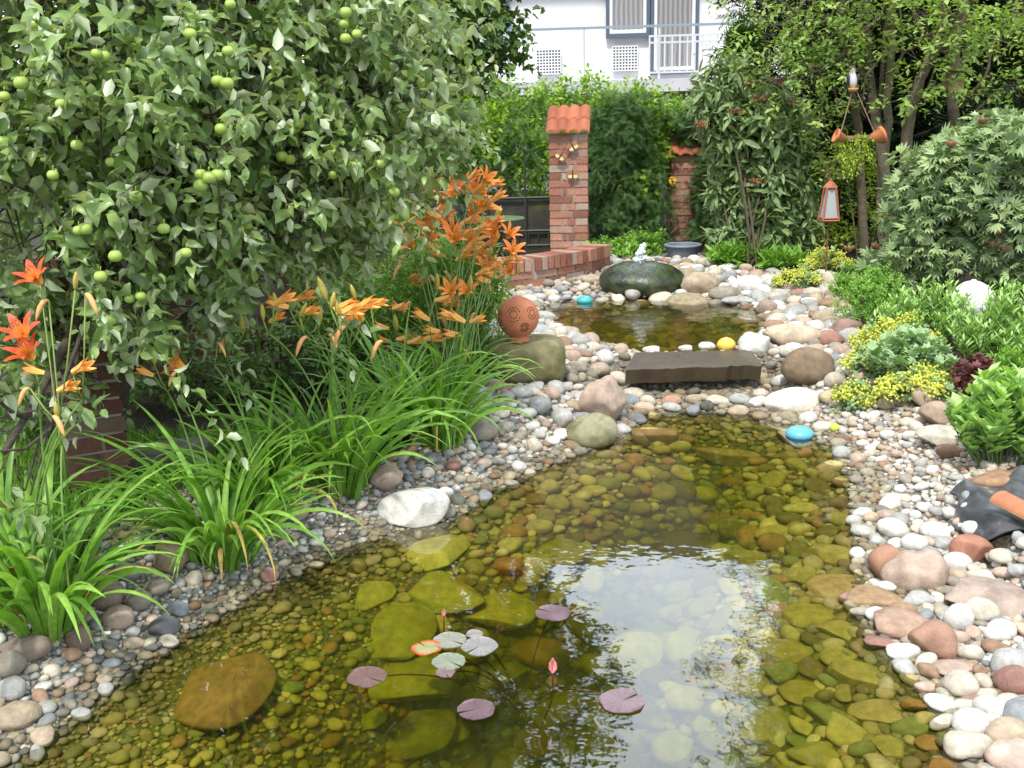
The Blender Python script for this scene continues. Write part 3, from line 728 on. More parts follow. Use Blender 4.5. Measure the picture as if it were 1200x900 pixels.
def window(pxl, pyt, pxr, pyb, split=True, ztop=None, door=False):
    x0, z0 = fxz(pxl, pyb); x1, z1 = fxz(pxr, pyb); z1 = ztop if ztop else fxz(pxl, pyt)[1]
    if door: z0 = door
    wf = MB()
    for (a_, b_, c_, d_) in ((x0, x0+.07, z0, z1), (x1-.07, x1, z0, z1), (x0+.07, x1-.07, z0, z0+.08), (x0+.07, x1-.07, z1-.08, z1)): facade_box(wf, a_, b_, c_, d_, .03, .08, FRAMEC)
    w_ = wf.build('window' if not door else 'balcony_door', PAINT, hroot)
    wi = MB()
    for (a_, b_, c_, d_) in ((x0+.07, x0+.13, z0+.08, z1-.08), (x1-.13, x1-.07, z0+.08, z1-.08), (x0+.13, x1-.13, z0+.08, z0+.15)): facade_box(wi, a_, b_, c_, d_, .025, .06, (.8, .8, .8))
    wi.build('inner_frame', PAINT, w_)
    gl = MB(); facade_box(gl, x0+.13, x1-.13, z0+.15, z1-.08, .01, .03, (.5,)*3); gl.build('pane', CURT, w_)
wt = zf+2.35
window(710, 0, 761, 45, ztop=wt); window(762, 0, 818, 45, ztop=wt, door=zf+.12); window(540, 0, 598, 55, ztop=wt)
# balcony
xl, xr = fxz(520, 100)[0], fxz(960, 90)[0]
mb = MB(); facade_box(mb, xl, xr, zf-.24, zf, .55, 1.1, (.62, .62, .66)); mb.build('balcony_slab', m_attr('painted_concrete', .8, .1, 4), hroot)
rl = MB(); zr = zf+.95
facade_box(rl, xl, xr, zr, zr+.045, 1.02, .05, (.30, .38, .45))
for px in (600, 688, 775, 860): x_ = fxz(px, 90, 1)[0]; facade_box(rl, x_-.02, x_+.02, zf, zr, 1.02, .04, (.6, .64, .68))
xg = fxz(763, 90, 1)[0]; xh = fxz(905, 90, 1)[0]
for z_ in (zr-.18, zr-.30, zf+.10): facade_box(rl, xg, xh, z_, z_+.035, 1.02, .03, (.7, .72, .76))
for x_ in np.arange(xg, xh, .145): facade_box(rl, x_, x_+.03, zf+.10, zr-.18, 1.02, .025, (.7, .72, .76))
rl.build('balcony_railing', PAINT, hroot)
for (pxl, pyt, pxr, pyb) in ((629,58,657,87),(718,54,747,83)):
    x0, z0 = fxz(pxl, pyb); x1, z1 = fxz(pxr, pyt)
    v_ = MB(); facade_box(v_, x0, x1, z0, z1, .01, .02, (.10, .12, .14)); vent = v_.build('wall_vent', PAINT, hroot)
    g_ = MB(); n = 8
    for k in range(n+1): s_ = x0+(x1-x0)*k/n; facade_box(g_, s_-.011, s_+.011, z0, z1, .03, .02, (.8, .8, .8))
    for k in range(n+1): s_ = z0+(z1-z0)*k/n; facade_box(g_, x0, x1, s_-.011, s_+.011, .034, .02, (.8, .8, .8))
    g_.build('grille', PAINT, vent)

# ------------------------------------------------------------------ foliage machinery
def nrm(v): return v/(np.linalg.norm(v, axis=-1, keepdims=True)+1e-9)
T_OVAL = (np.array([(0,0,0),(.28,-.23,.05),(.3,0,-.02),(.28,.23,.05),(.66,-.22,.03),(.68,0,-.05),(.66,.22,.03),(1,0,-.13)]),
          np.array([(0,1,2),(0,2,3),(1,4,5),(1,5,2),(2,5,6),(2,6,3),(4,7,5),(5,7,6)]))
T_CURL = (np.array([(0,0,0),(.22,-.20,.14),(.28,0,.0),(.22,.18,.16),(.55,-.20,.10),(.6,0,-.10),(.55,.24,.02),(.78,-.08,-.20),(.8,.0,-.22),(.76,.12,-.22),(.9,.02,-.38)]),
          np.array([(0,1,2),(0,2,3),(1,4,5),(1,5,2),(2,5,6),(2,6,3),(4,7,8),(4,8,5),(5,8,9),(5,9,6),(7,10,8),(8,10,9)]))
T_DIA = (np.array([(0,0,0),(.45,-.26,.06),(1,0,-.05),(.45,.26,.06)]), np.array([(0,1,2),(0,2,3)]))
T_LONG = (np.array([(0,0,0),(.3,-.13,.03),(.7,-.12,.0),(1,0,-.1),(.7,.12,.0),(.3,.13,.03),(.5,0,-.03)]), np.array([(0,1,6),(1,2,6),(2,3,6),(3,4,6),(4,5,6),(5,0,6)]))
def _lobed(angs, l=.62, wd=.13, x0=.3):
    V = [(0,0,0)]; F = []
    for a_ in angs:
        c_, s_ = math.cos(a_), math.sin(a_); ll = l*(1-.25*abs(a_)); b = len(V)
        V += [(x0+ll*.5*c_-wd*s_, ll*.5*s_+wd*c_, .03), (x0+ll*c_, ll*s_, -.05*abs(a_)-.04), (x0+ll*.5*c_+wd*s_, ll*.5*s_-wd*c_, .03), (x0*.7, 0, 0)]
        F += [(b+3, b+2, b+1), (b+3, b+1, b)]
    return np.array(V), np.array(F)
T_LOBE = _lobed([-1.25,-.6,0,.6,1.25]); T_PEONY = _lobed([-1.0,-.45,0,.45,1.0], .7, .085, .3); T_MAPLE = _lobed([-1.5,-.75,0,.75,1.5], .6, .19, .25)
def _frond(n=6, wd=.05):
    V = [(0,-.02,0),(0,.02,0),(1,0,-.15)]; F = [(0,2,1)]
    for k in range(n):
        x_ = .1+.8*k/n; L_ = .34*(1-.5*x_)
        for s_ in (-1, 1):
            b = len(V); V += [(x_, 0, -.12*x_*x_), (x_+wd*1.4, 0, -.12*x_*x_), (x_+L_*.75, s_*L_, -.04-.12*x_)]; F += [(b, b+1, b+2) if s_ < 0 else (b+1, b, b+2)]
    return np.array(V), np.array(F)
T_FROND = _frond()
def leafset(mb, P, D, N, size, T, tint):
    P, D = np.asarray(P), nrm(np.asarray(D)); S = nrm(np.cross(N, D)); N = np.cross(D, S)
    V, F = T; k = len(V); n = len(P); sz = np.broadcast_to(size, (n,))[:, None, None]
    VV = P[:, None]+sz*(V[None, :, 0:1]*D[:, None]+V[None, :, 1:2]*S[:, None]+V[None, :, 2:3]*N[:, None])
    FF = (F[None]+np.arange(n)[:, None, None]*k).reshape(-1, 3)
    C_ = np.repeat(np.clip(tint, 0, 1), k)[:, None]*np.ones(3)
    mb.add(VV.reshape(-1, 3), FF, C_)
def blobs_pts(blobs, n, rng, shell=.45):
    vol = np.array([b_[1][0]*b_[1][1]*b_[1][2] for b_ in blobs])**.8; cnt = rng.multinomial(n, vol/vol.sum())
    Ps, Os = [], []
    for (c_, r_), m_ in zip(blobs, cnt):
        u = nrm(rng.normal(size=(m_, 3))); rr = (shell+(1-shell)*rng.uniform(0, 1, m_)**.6)
        lump = 1+.18*np.sin(u@np.array([5., 3, 2])+c_[0]*7)+.12*np.sin(u@np.array([-3., 6, 7])+c_[2]*5)
        Ps.append(c_+u*(rr*lump)[:, None]*np.array(r_)); Os.append(nrm(u/np.array(r_)))
    return np.vstack(Ps), np.vstack(Os)
def foliage(mb, blobs, nsprig, nleaf, lsize, T, rng, splen=.2, droop=.3, upb=.2, outb=1.0, shell=.45, spread=1.0, twig=None, flat=0.0, tintb=0, nvar=.45):
    P, O = blobs_pts(blobs, nsprig, rng, shell)
    D = nrm(O*outb+rng.normal(size=O.shape)*.5+np.array([0, 0, upb-droop]))
    st = rng.uniform(0, 1, nsprig)          # tint shared by the sprig
    t_ = np.linspace(.05, 1, nleaf)
    pos = P[:, None]+D[:, None]*(t_[None, :, None]*splen*rng.uniform(.6, 1.2, nsprig)[:, None, None])+np.array([0, 0, -1])*(t_**2)[None, :, None]*splen*droop*.6
    ref = nrm(np.cross(D, rng.normal(size=D.shape))); ref2 = np.cross(D, ref)
    phi = np.arange(nleaf)*2.4
    side = ref[:, None]*np.cos(phi)[None, :, None]+ref2[:, None]*np.sin(phi)[None, :, None]
    LD = nrm(D[:, None]*.55+side*spread+np.array([0, 0, -droop])+rng.normal(size=side.shape)*.15)
    if flat: LD[..., 2] *= (1-flat); LD = nrm(LD)
    N = nrm(np.array([0, 0, 1.])+rng.normal(size=LD.shape)*nvar+O[:, None]*.35)
    sz = lsize*rng.uniform(.65, 1.2, (nsprig, nleaf))*(1-.25*(t_>.9))
    tint = np.clip(st[:, None]*.6+rng.uniform(0, .5, (nsprig, nleaf))-.05+tintb, 0, 1)
    leafset(mb, pos.reshape(-1, 3), LD.reshape(-1, 3), N.reshape(-1, 3), sz.ravel(), T, tint.ravel())
    if twig is not None:
        for q in range(0, nsprig, twig[1]):
            twig[0].tube([P[q]-D[q]*splen*.8, P[q], P[q]+D[q]*splen*.55], [twig[2], twig[2]*.7, twig[2]*.3], 4, twig[3], cap=False)
    return P
def limb(mb, a_, b_, r0, r1, rng, col, bend=.12, n=8, seg=7):
    t_ = np.linspace(0, 1, n)[:, None]; L = np.linalg.norm(np.array(b_)-a_); w_ = rng.normal(size=3)*bend*L; w2 = rng.normal(size=3)*bend*L*.4
    pts = np.array(a_)*(1-t_)+np.array(b_)*t_+w_*np.sin(t_*math.pi)+w2*np.sin(t_*2*math.pi)
    mb.tube(pts, np.linspace(r0, r1, n), seg, col); return pts
def BL(px, py, Y_, r): return (at(px, py, Y_), r)

APPLE_L = m_leaf('apple_leaf', (.045, .10, .02), (.25, .36, .11), back=(.41, .48, .31), rough=.38, transl=.22, spec=.55)
HEDGE_L = m_leaf('laurel_leaf', (.10, .22, .012), (.34, .50, .045), rough=.38, transl=.35)
MAPLE_L = m_leaf('dark_tree_leaf', (.045, .10, .02), (.13, .22, .04), rough=.5, transl=.25)
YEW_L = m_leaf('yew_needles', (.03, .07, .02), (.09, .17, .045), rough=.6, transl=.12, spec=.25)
RHODO_L = m_leaf('viburnum_leaf', (.10, .17, .06), (.23, .32, .13), back=(.28, .34, .18), rough=.45, transl=.15)
LIGHT_L = m_leaf('light_leaf', (.15, .26, .05), (.38, .50, .15), rough=.5, transl=.35)
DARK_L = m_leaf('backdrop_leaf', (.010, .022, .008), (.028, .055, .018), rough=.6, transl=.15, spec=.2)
PEON_L = m_leaf('peony_leaf', (.12, .20, .07), (.40, .50, .24), back=(.25, .33, .22), rough=.5, transl=.22)
SED_L = m_leaf('sedum_leaf', (.18, .34, .08), (.40, .58, .20), rough=.55, transl=.25)
BOX_L = m_leaf('box_leaf', (.11, .25, .03), (.25, .44, .07), rough=.45, transl=.3)
YEL_L = m_leaf('yellow_bloom', (.46, .50, .08), (.70, .70, .16), rough=.7, transl=.3)
GREY_L = m_leaf('grey_green_leaf', (.18, .30, .13), (.34, .48, .25), rough=.6, transl=.2)
RED_L = m_leaf('dark_red_leaf', (.07, .02, .02), (.17, .05, .045), rough=.5, transl=.2)
YG_L = m_leaf('yellow_green_leaf', (.16, .26, .02), (.38, .46, .05), rough=.5, transl=.35)
BK = (.10, .08, .055)

def tree(name, label, cat, base, r0, blobs, mat, specs, seed, col=BK, limbs=True, twig=True, top=None, group=None):
    rng = np.random.default_rng(seed); base = np.array(base); root = empty(name, base, label, cat, group)
    tb = MB(); cz = np.array([b_[0] for b_ in blobs]); top_ = np.array(top) if top is not None else cz.mean(0)*np.array([.6, .6, 1])+base*np.array([.4, .4, 0])
    pts = limb(tb, base-np.array([0, 0, .1]), top_, r0, r0*.45, rng, col, .04, 12, 10)
    tb.build('trunk', BARK, root, True)
    br = MB()
    if limbs:
        for c_, r_ in blobs:
            s0 = pts[rng.integers(4, 11)]; pp = limb(br, s0, c_, r0*.35, r0*.1, rng, col, .1)
            for _ in range(4):
                u = nrm(rng.normal(size=3)); limb(br, pp[rng.integers(3, 8)], c_+u*np.array(r_)*.85, r0*.13, r0*.03, rng, col, .08, 6, 5)
    mb = MB()
    for sp in specs: foliage(mb, blobs, rng=rng, twig=(br, 3, .004, col) if twig else None, **sp)
    if br.n: br.build('branches', BARK, root, True)
    mb.build('crown', mat, root); return root
def bush(name, label, cat, base, blobs, mat, specs, seed, stems=6, sr=.008, col=BK, group=None):
    rng = np.random.default_rng(seed); base = np.array(base); root = empty(name, base, label, cat, group)
    if stems:
        st = MB()
        for k in range(stems):
            c_, r_ = blobs[k % len(blobs)]; u = rng.normal(size=3)*np.array(r_)*.5
            limb(st, base+np.array([rng.normal()*.04, rng.normal()*.04, -.03]), c_+u, sr, sr*.4, rng, col, .08, 7, 6)
        st.build('stems', BARK, root, True)
    mb = MB()
    for sp in specs: foliage(mb, blobs, rng=rng, **sp)
    mb.build('foliage', mat, root); return root

# ------------------------------------------------------------------ apple tree
ab = [BL(50,70,3.7,(.6,.5,.55)),BL(190,20,4.0,(.65,.6,.55)),BL(350,20,4.3,(.6,.6,.5)),BL(455,60,4.7,(.36,.4,.42)),BL(480,165,4.8,(.22,.25,.26)),BL(360,160,4.3,(.52,.5,.45)),
      BL(210,190,3.8,(.55,.5,.45)),BL(60,240,3.7,(.42,.45,.45)),BL(160,350,3.6,(.20,.22,.22)),BL(295,265,4.1,(.38,.4,.26)),BL(385,255,4.6,(.27,.3,.24)),BL(425,215,4.7,(.16,.2,.16)),BL(20,400,3.7,(.2,.2,.25)),
      BL(5,530,2.95,(.09,.15,.24)),(np.array([-1.9,4.2,2.9]),(.9,.9,.7)),(np.array([-.95,4.8,2.75]),(.6,.7,.5))]
ap_root = tree('apple_tree', 'apple tree with green apples and grey green leaves hanging over the daylilies at the left', 'tree', (-2.15, 4.5, .15), .10, ab, APPLE_L,
     [dict(nsprig=260, nleaf=15, lsize=.072, T=T_CURL, splen=.48, droop=.45, upb=.35, shell=.75, outb=.9, nvar=.9, tintb=.1), dict(nsprig=1750, nleaf=8, lsize=.074, T=T_OVAL, splen=.19, droop=.35, upb=.25, shell=.3, outb=.8, nvar=.8), dict(nsprig=1750, nleaf=8, lsize=.080, T=T_CURL, splen=.19, droop=.3, upb=.3, shell=.35, outb=.8, nvar=.9, tintb=.08)], 21, (.09, .075, .06))
APM, t, out = newmat('green_apple'); n = noise(t, 14, 3); cc = mixrgb(t, n, (.22, .36, .05), (.45, .56, .14)); p = prin(t, cc, .35, spec=.45); p.inputs['Subsurface Weight'].default_value = 0; t.links.new(p.outputs[0], out.inputs[0])
APX = [(42,30),(52,32),(60,38),(45,62),(38,75),(25,97),(113,63),(122,66),(5,113),(72,122),(85,118),(90,170),(130,190),(235,204),(244,206),(255,205),(235,217),(245,208),(159,230),(192,268),(218,296),(118,324),(152,350),(165,347),(259,151),(266,98),(223,40),(267,60),(270,5),(92,270),(100,268),(285,258),(330,183),(340,187),(360,182),(350,145),(345,150),(397,145),(400,155),(390,205),(403,28),(412,25),(405,45),(418,40),(458,27),(492,97),(495,128),(508,126),(445,192),(457,190),(457,200),(462,225),(440,235),(446,248),(450,270),(461,282),(410,192),(418,195),(390,180),(370,232),(352,247),(335,250),(290,264),(27,602),(135,300),(130,375),(405,15),(255,95),(5,165),(62,205),(310,205),(430,170),(500,205)]
for k, (px, py) in enumerate(APX):
    best = min(ab[:13], key=lambda b_: (lambda q: ((q[0]-px)/(b_[1][0]*FPX/b_[0][1]))**2+((q[1]-py)/(b_[1][2]*FPX/b_[0][1]))**2)(((600+FPX*(Rt@(b_[0]-CAM))/(Fw@(b_[0]-CAM))), (450-FPX*(Up@(b_[0]-CAM))/(Fw@(b_[0]-CAM))))))
    P = at(px, py, best[0][1]-best[1][1]*random.uniform(.90, 1.06)); d_ = P[1]
    V, F = ico(3); r_ = .0205*random.uniform(.85, 1.15)
    sq = V.copy(); rad = np.hypot(V[:, 0], V[:, 1]); sq[:, 2] = V[:, 2]*(.92-.22*np.exp(-(rad/.28)**2))
    mb = MB(); mb.add(sq*r_+P, F); mb.tube([P+np.array([0, 0, r_*.6]), P+np.array([.004, .002, r_+.012])], .0012, 4)
    mb.build('apple', APM, ap_root, True)

# ------------------------------------------------------------------ trees and hedge behind
YB = 13.6
tb_ = [BL(545,20,YB,(.6,.7,.95)),BL(575,30,YB-.2,(.42,.4,.5)),BL(470,60,YB,(1.2,.9,1.0)),BL(585,78,YB-.3,(.36,.4,.25)),BL(520,95,YB-.3,(.5,.4,.3)),BL(380,40,YB,(1.4,1.,1.2)),(np.array([-.9,YB,5.6]),(1.7,1.4,1.3)),(np.array([.1,YB,7.0]),(1.5,1.3,1.2)),(np.array([-2.4,YB,7.2]),(2.,1.6,1.7)),(np.array([-1.2,YB,9.0]),(1.7,1.4,1.2)),
       (np.array([-4.2,YB,4.4]),(2.0,1.4,2.0))]
tree('broadleaf_tree', 'dark green maple like tree rising behind the hedge left of the house', 'tree', (-2.4, YB, .3), .18, tb_, MAPLE_L,
     [dict(nsprig=4600, nleaf=7, lsize=.17, T=T_MAPLE, splen=.35, droop=.3, shell=.35)], 22)
def hedge_blobs(x0, x1, y, z0, z1, ry, step=.5):
    return [(np.array([x_, y, (z0+z1)/2+.1*math.sin(x_*2.1)]), (step*1.1, ry, (z1-z0)/2)) for x_ in np.arange(x0, x1, step)]
hz_top = at(700, 110, 12.2)[2]
hb = hedge_blobs(at(380, 150, 12)[0], at(850, 150, 12)[0], 12.3, 1.0, hz_top, .45)
bush('hedge', 'bright green clipped laurel hedge in front of the white house', 'hedge', (at(640, 300, 12)[0], 12.3, .3), hb+[BL(610,190,11.5,(.7,.25,.35)),BL(740,150,12.0,(.5,.2,.3)),BL(640,218,11.3,(.12,.12,.2))], HEDGE_L,
     [dict(nsprig=2600, nleaf=8, lsize=.085, T=T_DIA, splen=.22, droop=.0, upb=.5, shell=.6)], 23, stems=10, sr=.02)
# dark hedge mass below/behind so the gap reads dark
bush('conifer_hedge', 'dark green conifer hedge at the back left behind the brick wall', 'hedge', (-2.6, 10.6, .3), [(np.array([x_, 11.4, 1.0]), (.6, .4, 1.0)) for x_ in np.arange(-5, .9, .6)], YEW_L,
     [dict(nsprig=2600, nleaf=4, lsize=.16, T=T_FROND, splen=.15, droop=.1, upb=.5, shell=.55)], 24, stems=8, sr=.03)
bush('cypress_shrub', 'yellow green cypress shrub behind the apple tree', 'shrub', (-1.6, 8.6, .28), [BL(440,170,8.6,(.32,.3,.6)),BL(430,240,8.6,(.35,.3,.5))], YG_L, [dict(nsprig=900, nleaf=4, lsize=.10, T=T_FROND, splen=.1, droop=0, upb=.5, shell=.6)], 25)
bush('shrub', 'mid green leafy shrub behind the orange daylilies', 'shrub', (-1.1, 8.0, .28), [BL(480,150,8.8,(.4,.3,.4)),BL(450,330,7.5,(.5,.3,.5)),BL(330,330,7.2,(.7,.3,.6)),BL(150,250,7.0,(1.2,.4,1.0))], MAPLE_L, [dict(nsprig=1900, nleaf=7, lsize=.085, T=T_DIA, splen=.2, droop=.1, upb=.3, shell=.5)], 26)
# conifers
def conifer(px, pyt, pyb, Y_, rw, label, seed, mat=YEW_L, n=1100, ls=.2, name='conifer'):
    top = at(px, pyt, Y_); bz = hz(top[0], Y_); rng = np.random.default_rng(seed); base = np.array([top[0], Y_, bz]); root = empty(name, base, label, 'conifer')
    tb = MB(); limb(tb, base-np.array([0,0,.1]), top, .06, .01, rng, BK, .01, 8, 8); tb.build('trunk', BARK, root, True)
    H_ = top[2]-bz; h = rng.uniform(0, 1, n)**.8; r_ = rw*(1-h**1.6)*rng.uniform(.35, 1.08, n)+.03; an = rng.uniform(0, 6.28, n)
    P = base+np.c_[r_*np.cos(an), r_*np.sin(an), .05+h*H_]; D = nrm(np.c_[np.cos(an), np.sin(an), .15+.5*h-.25*(1-h)]+rng.normal(size=(n, 3))*.25)
    mb = MB()
    for k in range(3):
        D2 = nrm(D+rng.normal(size=D.shape)*.35); leafset(mb, P-D2*ls*.3, D2, nrm(np.array([0,0,1.])+rng.normal(size=D.shape)*.4), ls*rng.uniform(.6, 1.2, n), T_FROND, rng.uniform(0, 1, n)*.8)
    mb.build('crown', mat, root); return root
yb = [BL(722,150,11.1,(.30,.25,.20)),BL(715,200,11.1,(.34,.25,.35)),BL(745,235,11.0,(.34,.25,.30)),BL(712,265,11.0,(.28,.25,.30)),BL(752,200,11.2,(.16,.2,.30)),BL(735,128,11.2,(.35,.2,.10)),BL(740,290,10.7,(.35,.25,.2))]
bush('yew_shrub', 'feathery dark yew growing through the trellis between the pillars', 'shrub', (at(725,290,11)[0], 11.0, .3), yb, YEW_L, [dict(nsprig=1500, nleaf=4, lsize=.15, T=T_FROND, splen=.16, droop=.35, upb=.3, shell=.4)], 31, stems=8, sr=.015)
bush('ivy', 'bright green ivy leaves climbing the trellis beside the shorter pillar', 'climber', (at(770,290,11.3)[0], 11.2, .3), [BL(755,148,11.5,(.30,.15,.14)),BL(762,185,11.3,(.2,.12,.18)),BL(745,220,10.9,(.14,.08,.12)),BL(758,235,11.1,(.12,.08,.2))], HEDGE_L, [dict(nsprig=330, nleaf=6, lsize=.085, T=T_LOBE, splen=.12, droop=.2, upb=.2, shell=.3)], 39, stems=5)
conifer(872, 45, 320, 11.2, .42, 'tall dark conifer right of the shorter pillar', 32, n=2600, ls=.24)
conifer(905, 120, 320, 11.6, .7, 'dark conifer behind the large leaved shrub', 33, n=1800, ls=.26)
bush('conifer_branches', 'dark conifer branches reaching across the shorter pillar', 'shrub', (at(830,300,11.2)[0], 11.2, .3), [BL(832,225,11.0,(.12,.12,.35)),BL(826,275,10.9,(.12,.12,.13)),BL(810,148,11.3,(.22,.15,.08))], YEW_L, [dict(nsprig=380, nleaf=4, lsize=.15, T=T_FROND, splen=.14, droop=.2, upb=.2, shell=.3)], 40, stems=5)
# viburnum
vb = [BL(850,110,9.6,(.20,.2,.3)),BL(880,160,9.6,(.32,.25,.3)),BL(890,225,9.6,(.36,.28,.35)),BL(876,290,9.5,(.32,.25,.24)),BL(920,270,9.6,(.25,.2,.35)),BL(912,150,9.8,(.25,.2,.3))]
vr = bush('viburnum', 'large leaved viburnum shrub with long drooping leaves right of the fountain', 'shrub', gp(880, 318), vb, RHODO_L, [dict(nsprig=760, nleaf=9, lsize=.17, T=T_LONG, splen=.16, droop=.45, upb=.3, shell=.55, spread=1.3)], 34, stems=9, sr=.014)
mb = MB(); rng = np.random.default_rng(35)
sdm = m_attr('seed', .8)
for px, py in ((878,97),(912,95),(823,145),(890,115),(862,130),(885,212),(935,120)):
    P = at(px, py, 9.25); mb = MB()
    for _ in range(48):
        u = rng.normal(size=3).clip(-1.6, 1.6)*np.array([.035, .03, .014]); V, F = ico(1); mb.add(V*.009+P+u, F, np.array((.24, .10, .05))*rng.uniform(.7, 1.3))
    mb.build('seed_head', sdm, vr)
# backdrop of the right side
bb = [(np.array([x_, 12.6+.3*math.sin(x_*3), z_]), (1.0, .7, .9)) for x_ in np.arange(3.8, 8.8, .95) for z_ in (.9, 2.2, 3.4, 4.8, 6.2, 7.6) if x_ > 4.0 or z_ < 3.5]
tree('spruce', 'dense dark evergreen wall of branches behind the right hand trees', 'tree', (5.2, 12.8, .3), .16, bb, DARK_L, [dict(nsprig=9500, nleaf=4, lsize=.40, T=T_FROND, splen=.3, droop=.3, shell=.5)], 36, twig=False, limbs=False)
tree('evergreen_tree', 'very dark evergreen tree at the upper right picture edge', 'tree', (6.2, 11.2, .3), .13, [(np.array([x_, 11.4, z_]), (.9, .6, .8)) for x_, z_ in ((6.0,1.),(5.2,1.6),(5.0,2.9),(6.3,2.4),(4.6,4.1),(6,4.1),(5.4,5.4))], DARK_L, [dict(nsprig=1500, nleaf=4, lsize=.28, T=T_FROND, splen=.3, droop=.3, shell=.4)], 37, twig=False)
# light green small-leaved tree
lb = [BL(900,30,9.2,(.38,.4,.40)),BL(960,20,9.0,(.4,.4,.35)),BL(905,95,9.1,(.25,.3,.25)),BL(950,95,9.3,(.26,.3,.22)),BL(925,185,9.9,(.22,.25,.22)),BL(1010,30,9.0,(.24,.3,.14)),(np.array([3.1,9.2,3.5]),(.8,.7,.6)),(np.array([2.95,9.0,4.5]),(.7,.7,.6)),(np.array([3.7,9.2,4.4]),(1.,.8,.7)),(np.array([3.5,9.4,5.6]),(1.0,.9,.8)),(np.array([2.45,9.1,5.3]),(.5,.5,.45)),(np.array([2.6,9.1,6.6]),(.7,.5,.5)),(np.array([2.2,9.2,4.0]),(.28,.3,.3))]
tree('birch_like_tree', 'light green small leaved tree in front of the dark evergreens', 'tree', gp(1050, 318), .055, lb, LIGHT_L, [dict(nsprig=1900, nleaf=8, lsize=.062, T=T_DIA, splen=.26, droop=.25, shell=.25, flat=.3)], 41, (.13, .11, .08), top=at(1040, -150, 9.3))
# trunks at right with sparse leaves
rng = np.random.default_rng(42)
def stemtree(label, pts, r, leaves, seed, name='young_tree', Ls=.07):
    rng = np.random.default_rng(seed); base = gp(*pts[0][:2]); base = at(pts[0][0], pts[0][1], pts[0][2]); base[2] = hz(base[0], base[1])
    root = empty(name, base, label, 'tree'); tb = MB(); P = np.array([base-np.array([0,0,.1])]+[at(*q) for q in pts[1:]])
    from_ = np.linspace(0, len(P)-1, 24); PP = np.array([[np.interp(f_, range(len(P)), P[:, a_]) for a_ in range(3)] for f_ in from_]); PP += rng.normal(size=PP.shape)*.008
    tb.tube(PP, np.linspace(r, r*.5, 24), 9, (.14, .115, .075)); tb.build('trunk', BARK, root, True)
    br = MB(); mb = MB(); bl = []
    for (px, py, Y_, rr) in leaves:
        c_ = at(px, py, Y_); limb(br, PP[rng.integers(8, 22)], c_, r*.3, r*.08, rng, (.14, .115, .075), .1, 8, 5); bl.append((c_, (rr, rr, rr*.6)))
    foliage(mb, bl, nsprig=28*len(bl), nleaf=8, lsize=Ls, T=T_DIA, rng=rng, splen=.22, droop=.15, shell=.1, flat=.5, twig=(br, 2, .003, (.14,.115,.075)))
    br.build('branches', BARK, root, True); mb.build('crown', LIGHT_L, root)
stemtree('slim light barked young tree with a straight trunk, nearest the hanging planter', [(1035,330,9.0),(1032,240,9.0),(1040,130,9.0),(1045,0,9.0),(1050,-200,9.0)], .05, [(1030,30,8.8,.3),(1000,85,8.9,.2),(1065,60,8.8,.25),(1010,130,9,.15),(1040,-100,8.8,.5)], 43)
stemtree('leaning young tree behind the peony bush with leafy side twigs', [(1055,330,8.6),(1062,160,8.6),(1080,90,8.6),(1105,20,8.6),(1120,-150,8.6)], .055, [(1070,110,8.3,.22),(1110,60,8.3,.25),(1125,20,8.3,.3),(1150,50,8.4,.25),(1105,100,8.2,.15),(1080,15,8.3,.2),(1160,-60,8.4,.4)], 44)
stemtree('forked trunk of a young tree left of the hanging planter', [(1012,330,9.4),(1007,150,9.4),(990,80,9.4),(985,0,9.4),(980,-150,9.4)], .045, [(960,140,9.2,.18),(985,60,9.2,.2),(965,40,9.2,.25),(980,190,9.3,.2)], 45)
stemtree('dark double trunk tree behind the peony bush at the right', [(1115,320,9.2),(1118,180,9.2),(1115,80,9.2),(1130,0,9.2),(1150,-150,9.2)], .06, [(1180,30,9.2,.3),(1150,110,9.1,.15),(1190,100,9.0,.15)], 46)
bush('golden_shrub', 'golden green shrub in the shade below the lantern', 'shrub', gp(1000, 312), [BL(1000,260,9.9,(.35,.2,.18)),BL(1010,210,10.2,(.2,.2,.1)),BL(1000,190,10.3,(.3,.2,.15)),BL(960,285,9.6,(.2,.2,.12))], YG_L, [dict(nsprig=260, nleaf=7, lsize=.055, T=T_DIA, splen=.14, droop=.1, shell=.3, flat=.5)], 47)

# ------------------------------------------------------------------ tree peony
pbl = [BL(1105,250,7.2,(.36,.33,.28)),BL(1155,200,7.2,(.36,.33,.27)),BL(1092,208,7.1,(.18,.22,.18)),BL(1190,260,7.1,(.33,.3,.33)),BL(1072,300,7.2,(.24,.22,.12)),BL(1182,170,7.1,(.22,.25,.16)),BL(1040,315,7.6,(.22,.2,.08))]
pr = bush('tree_peony', 'large tree peony bush with cut grey green leaves at the right', 'shrub', gp(1105, 345), pbl, PEON_L, [dict(nsprig=760, nleaf=6, lsize=.13, T=T_PEONY, splen=.14, droop=.15, upb=.45, shell=.45, spread=1.2)], 51, stems=12, sr=.014, col=(.14, .09, .06))
pdm = m_attr('dry_pod', .8); rng = np.random.default_rng(52)
for px, py in ((995,290),(1027,287),(1058,287),(1170,270),(1178,290),(1165,285),(1115,167),(1152,140)):
    P = at(px, py, 6.85 if px > 1060 else 7.4); mb = MB()
    for k in range(5):
        an = k*1.257; V, F = ico(2); D = np.array([math.cos(an), math.sin(an), -.6])
        mb.add((V*np.array([.014, .014, .03]))@rotm(0, .7, an+1.57).T+P+D*.018, F, np.array((.22, .12, .06))*rng.uniform(.7, 1.4))
    mb.build('seed_pod', pdm, pr)

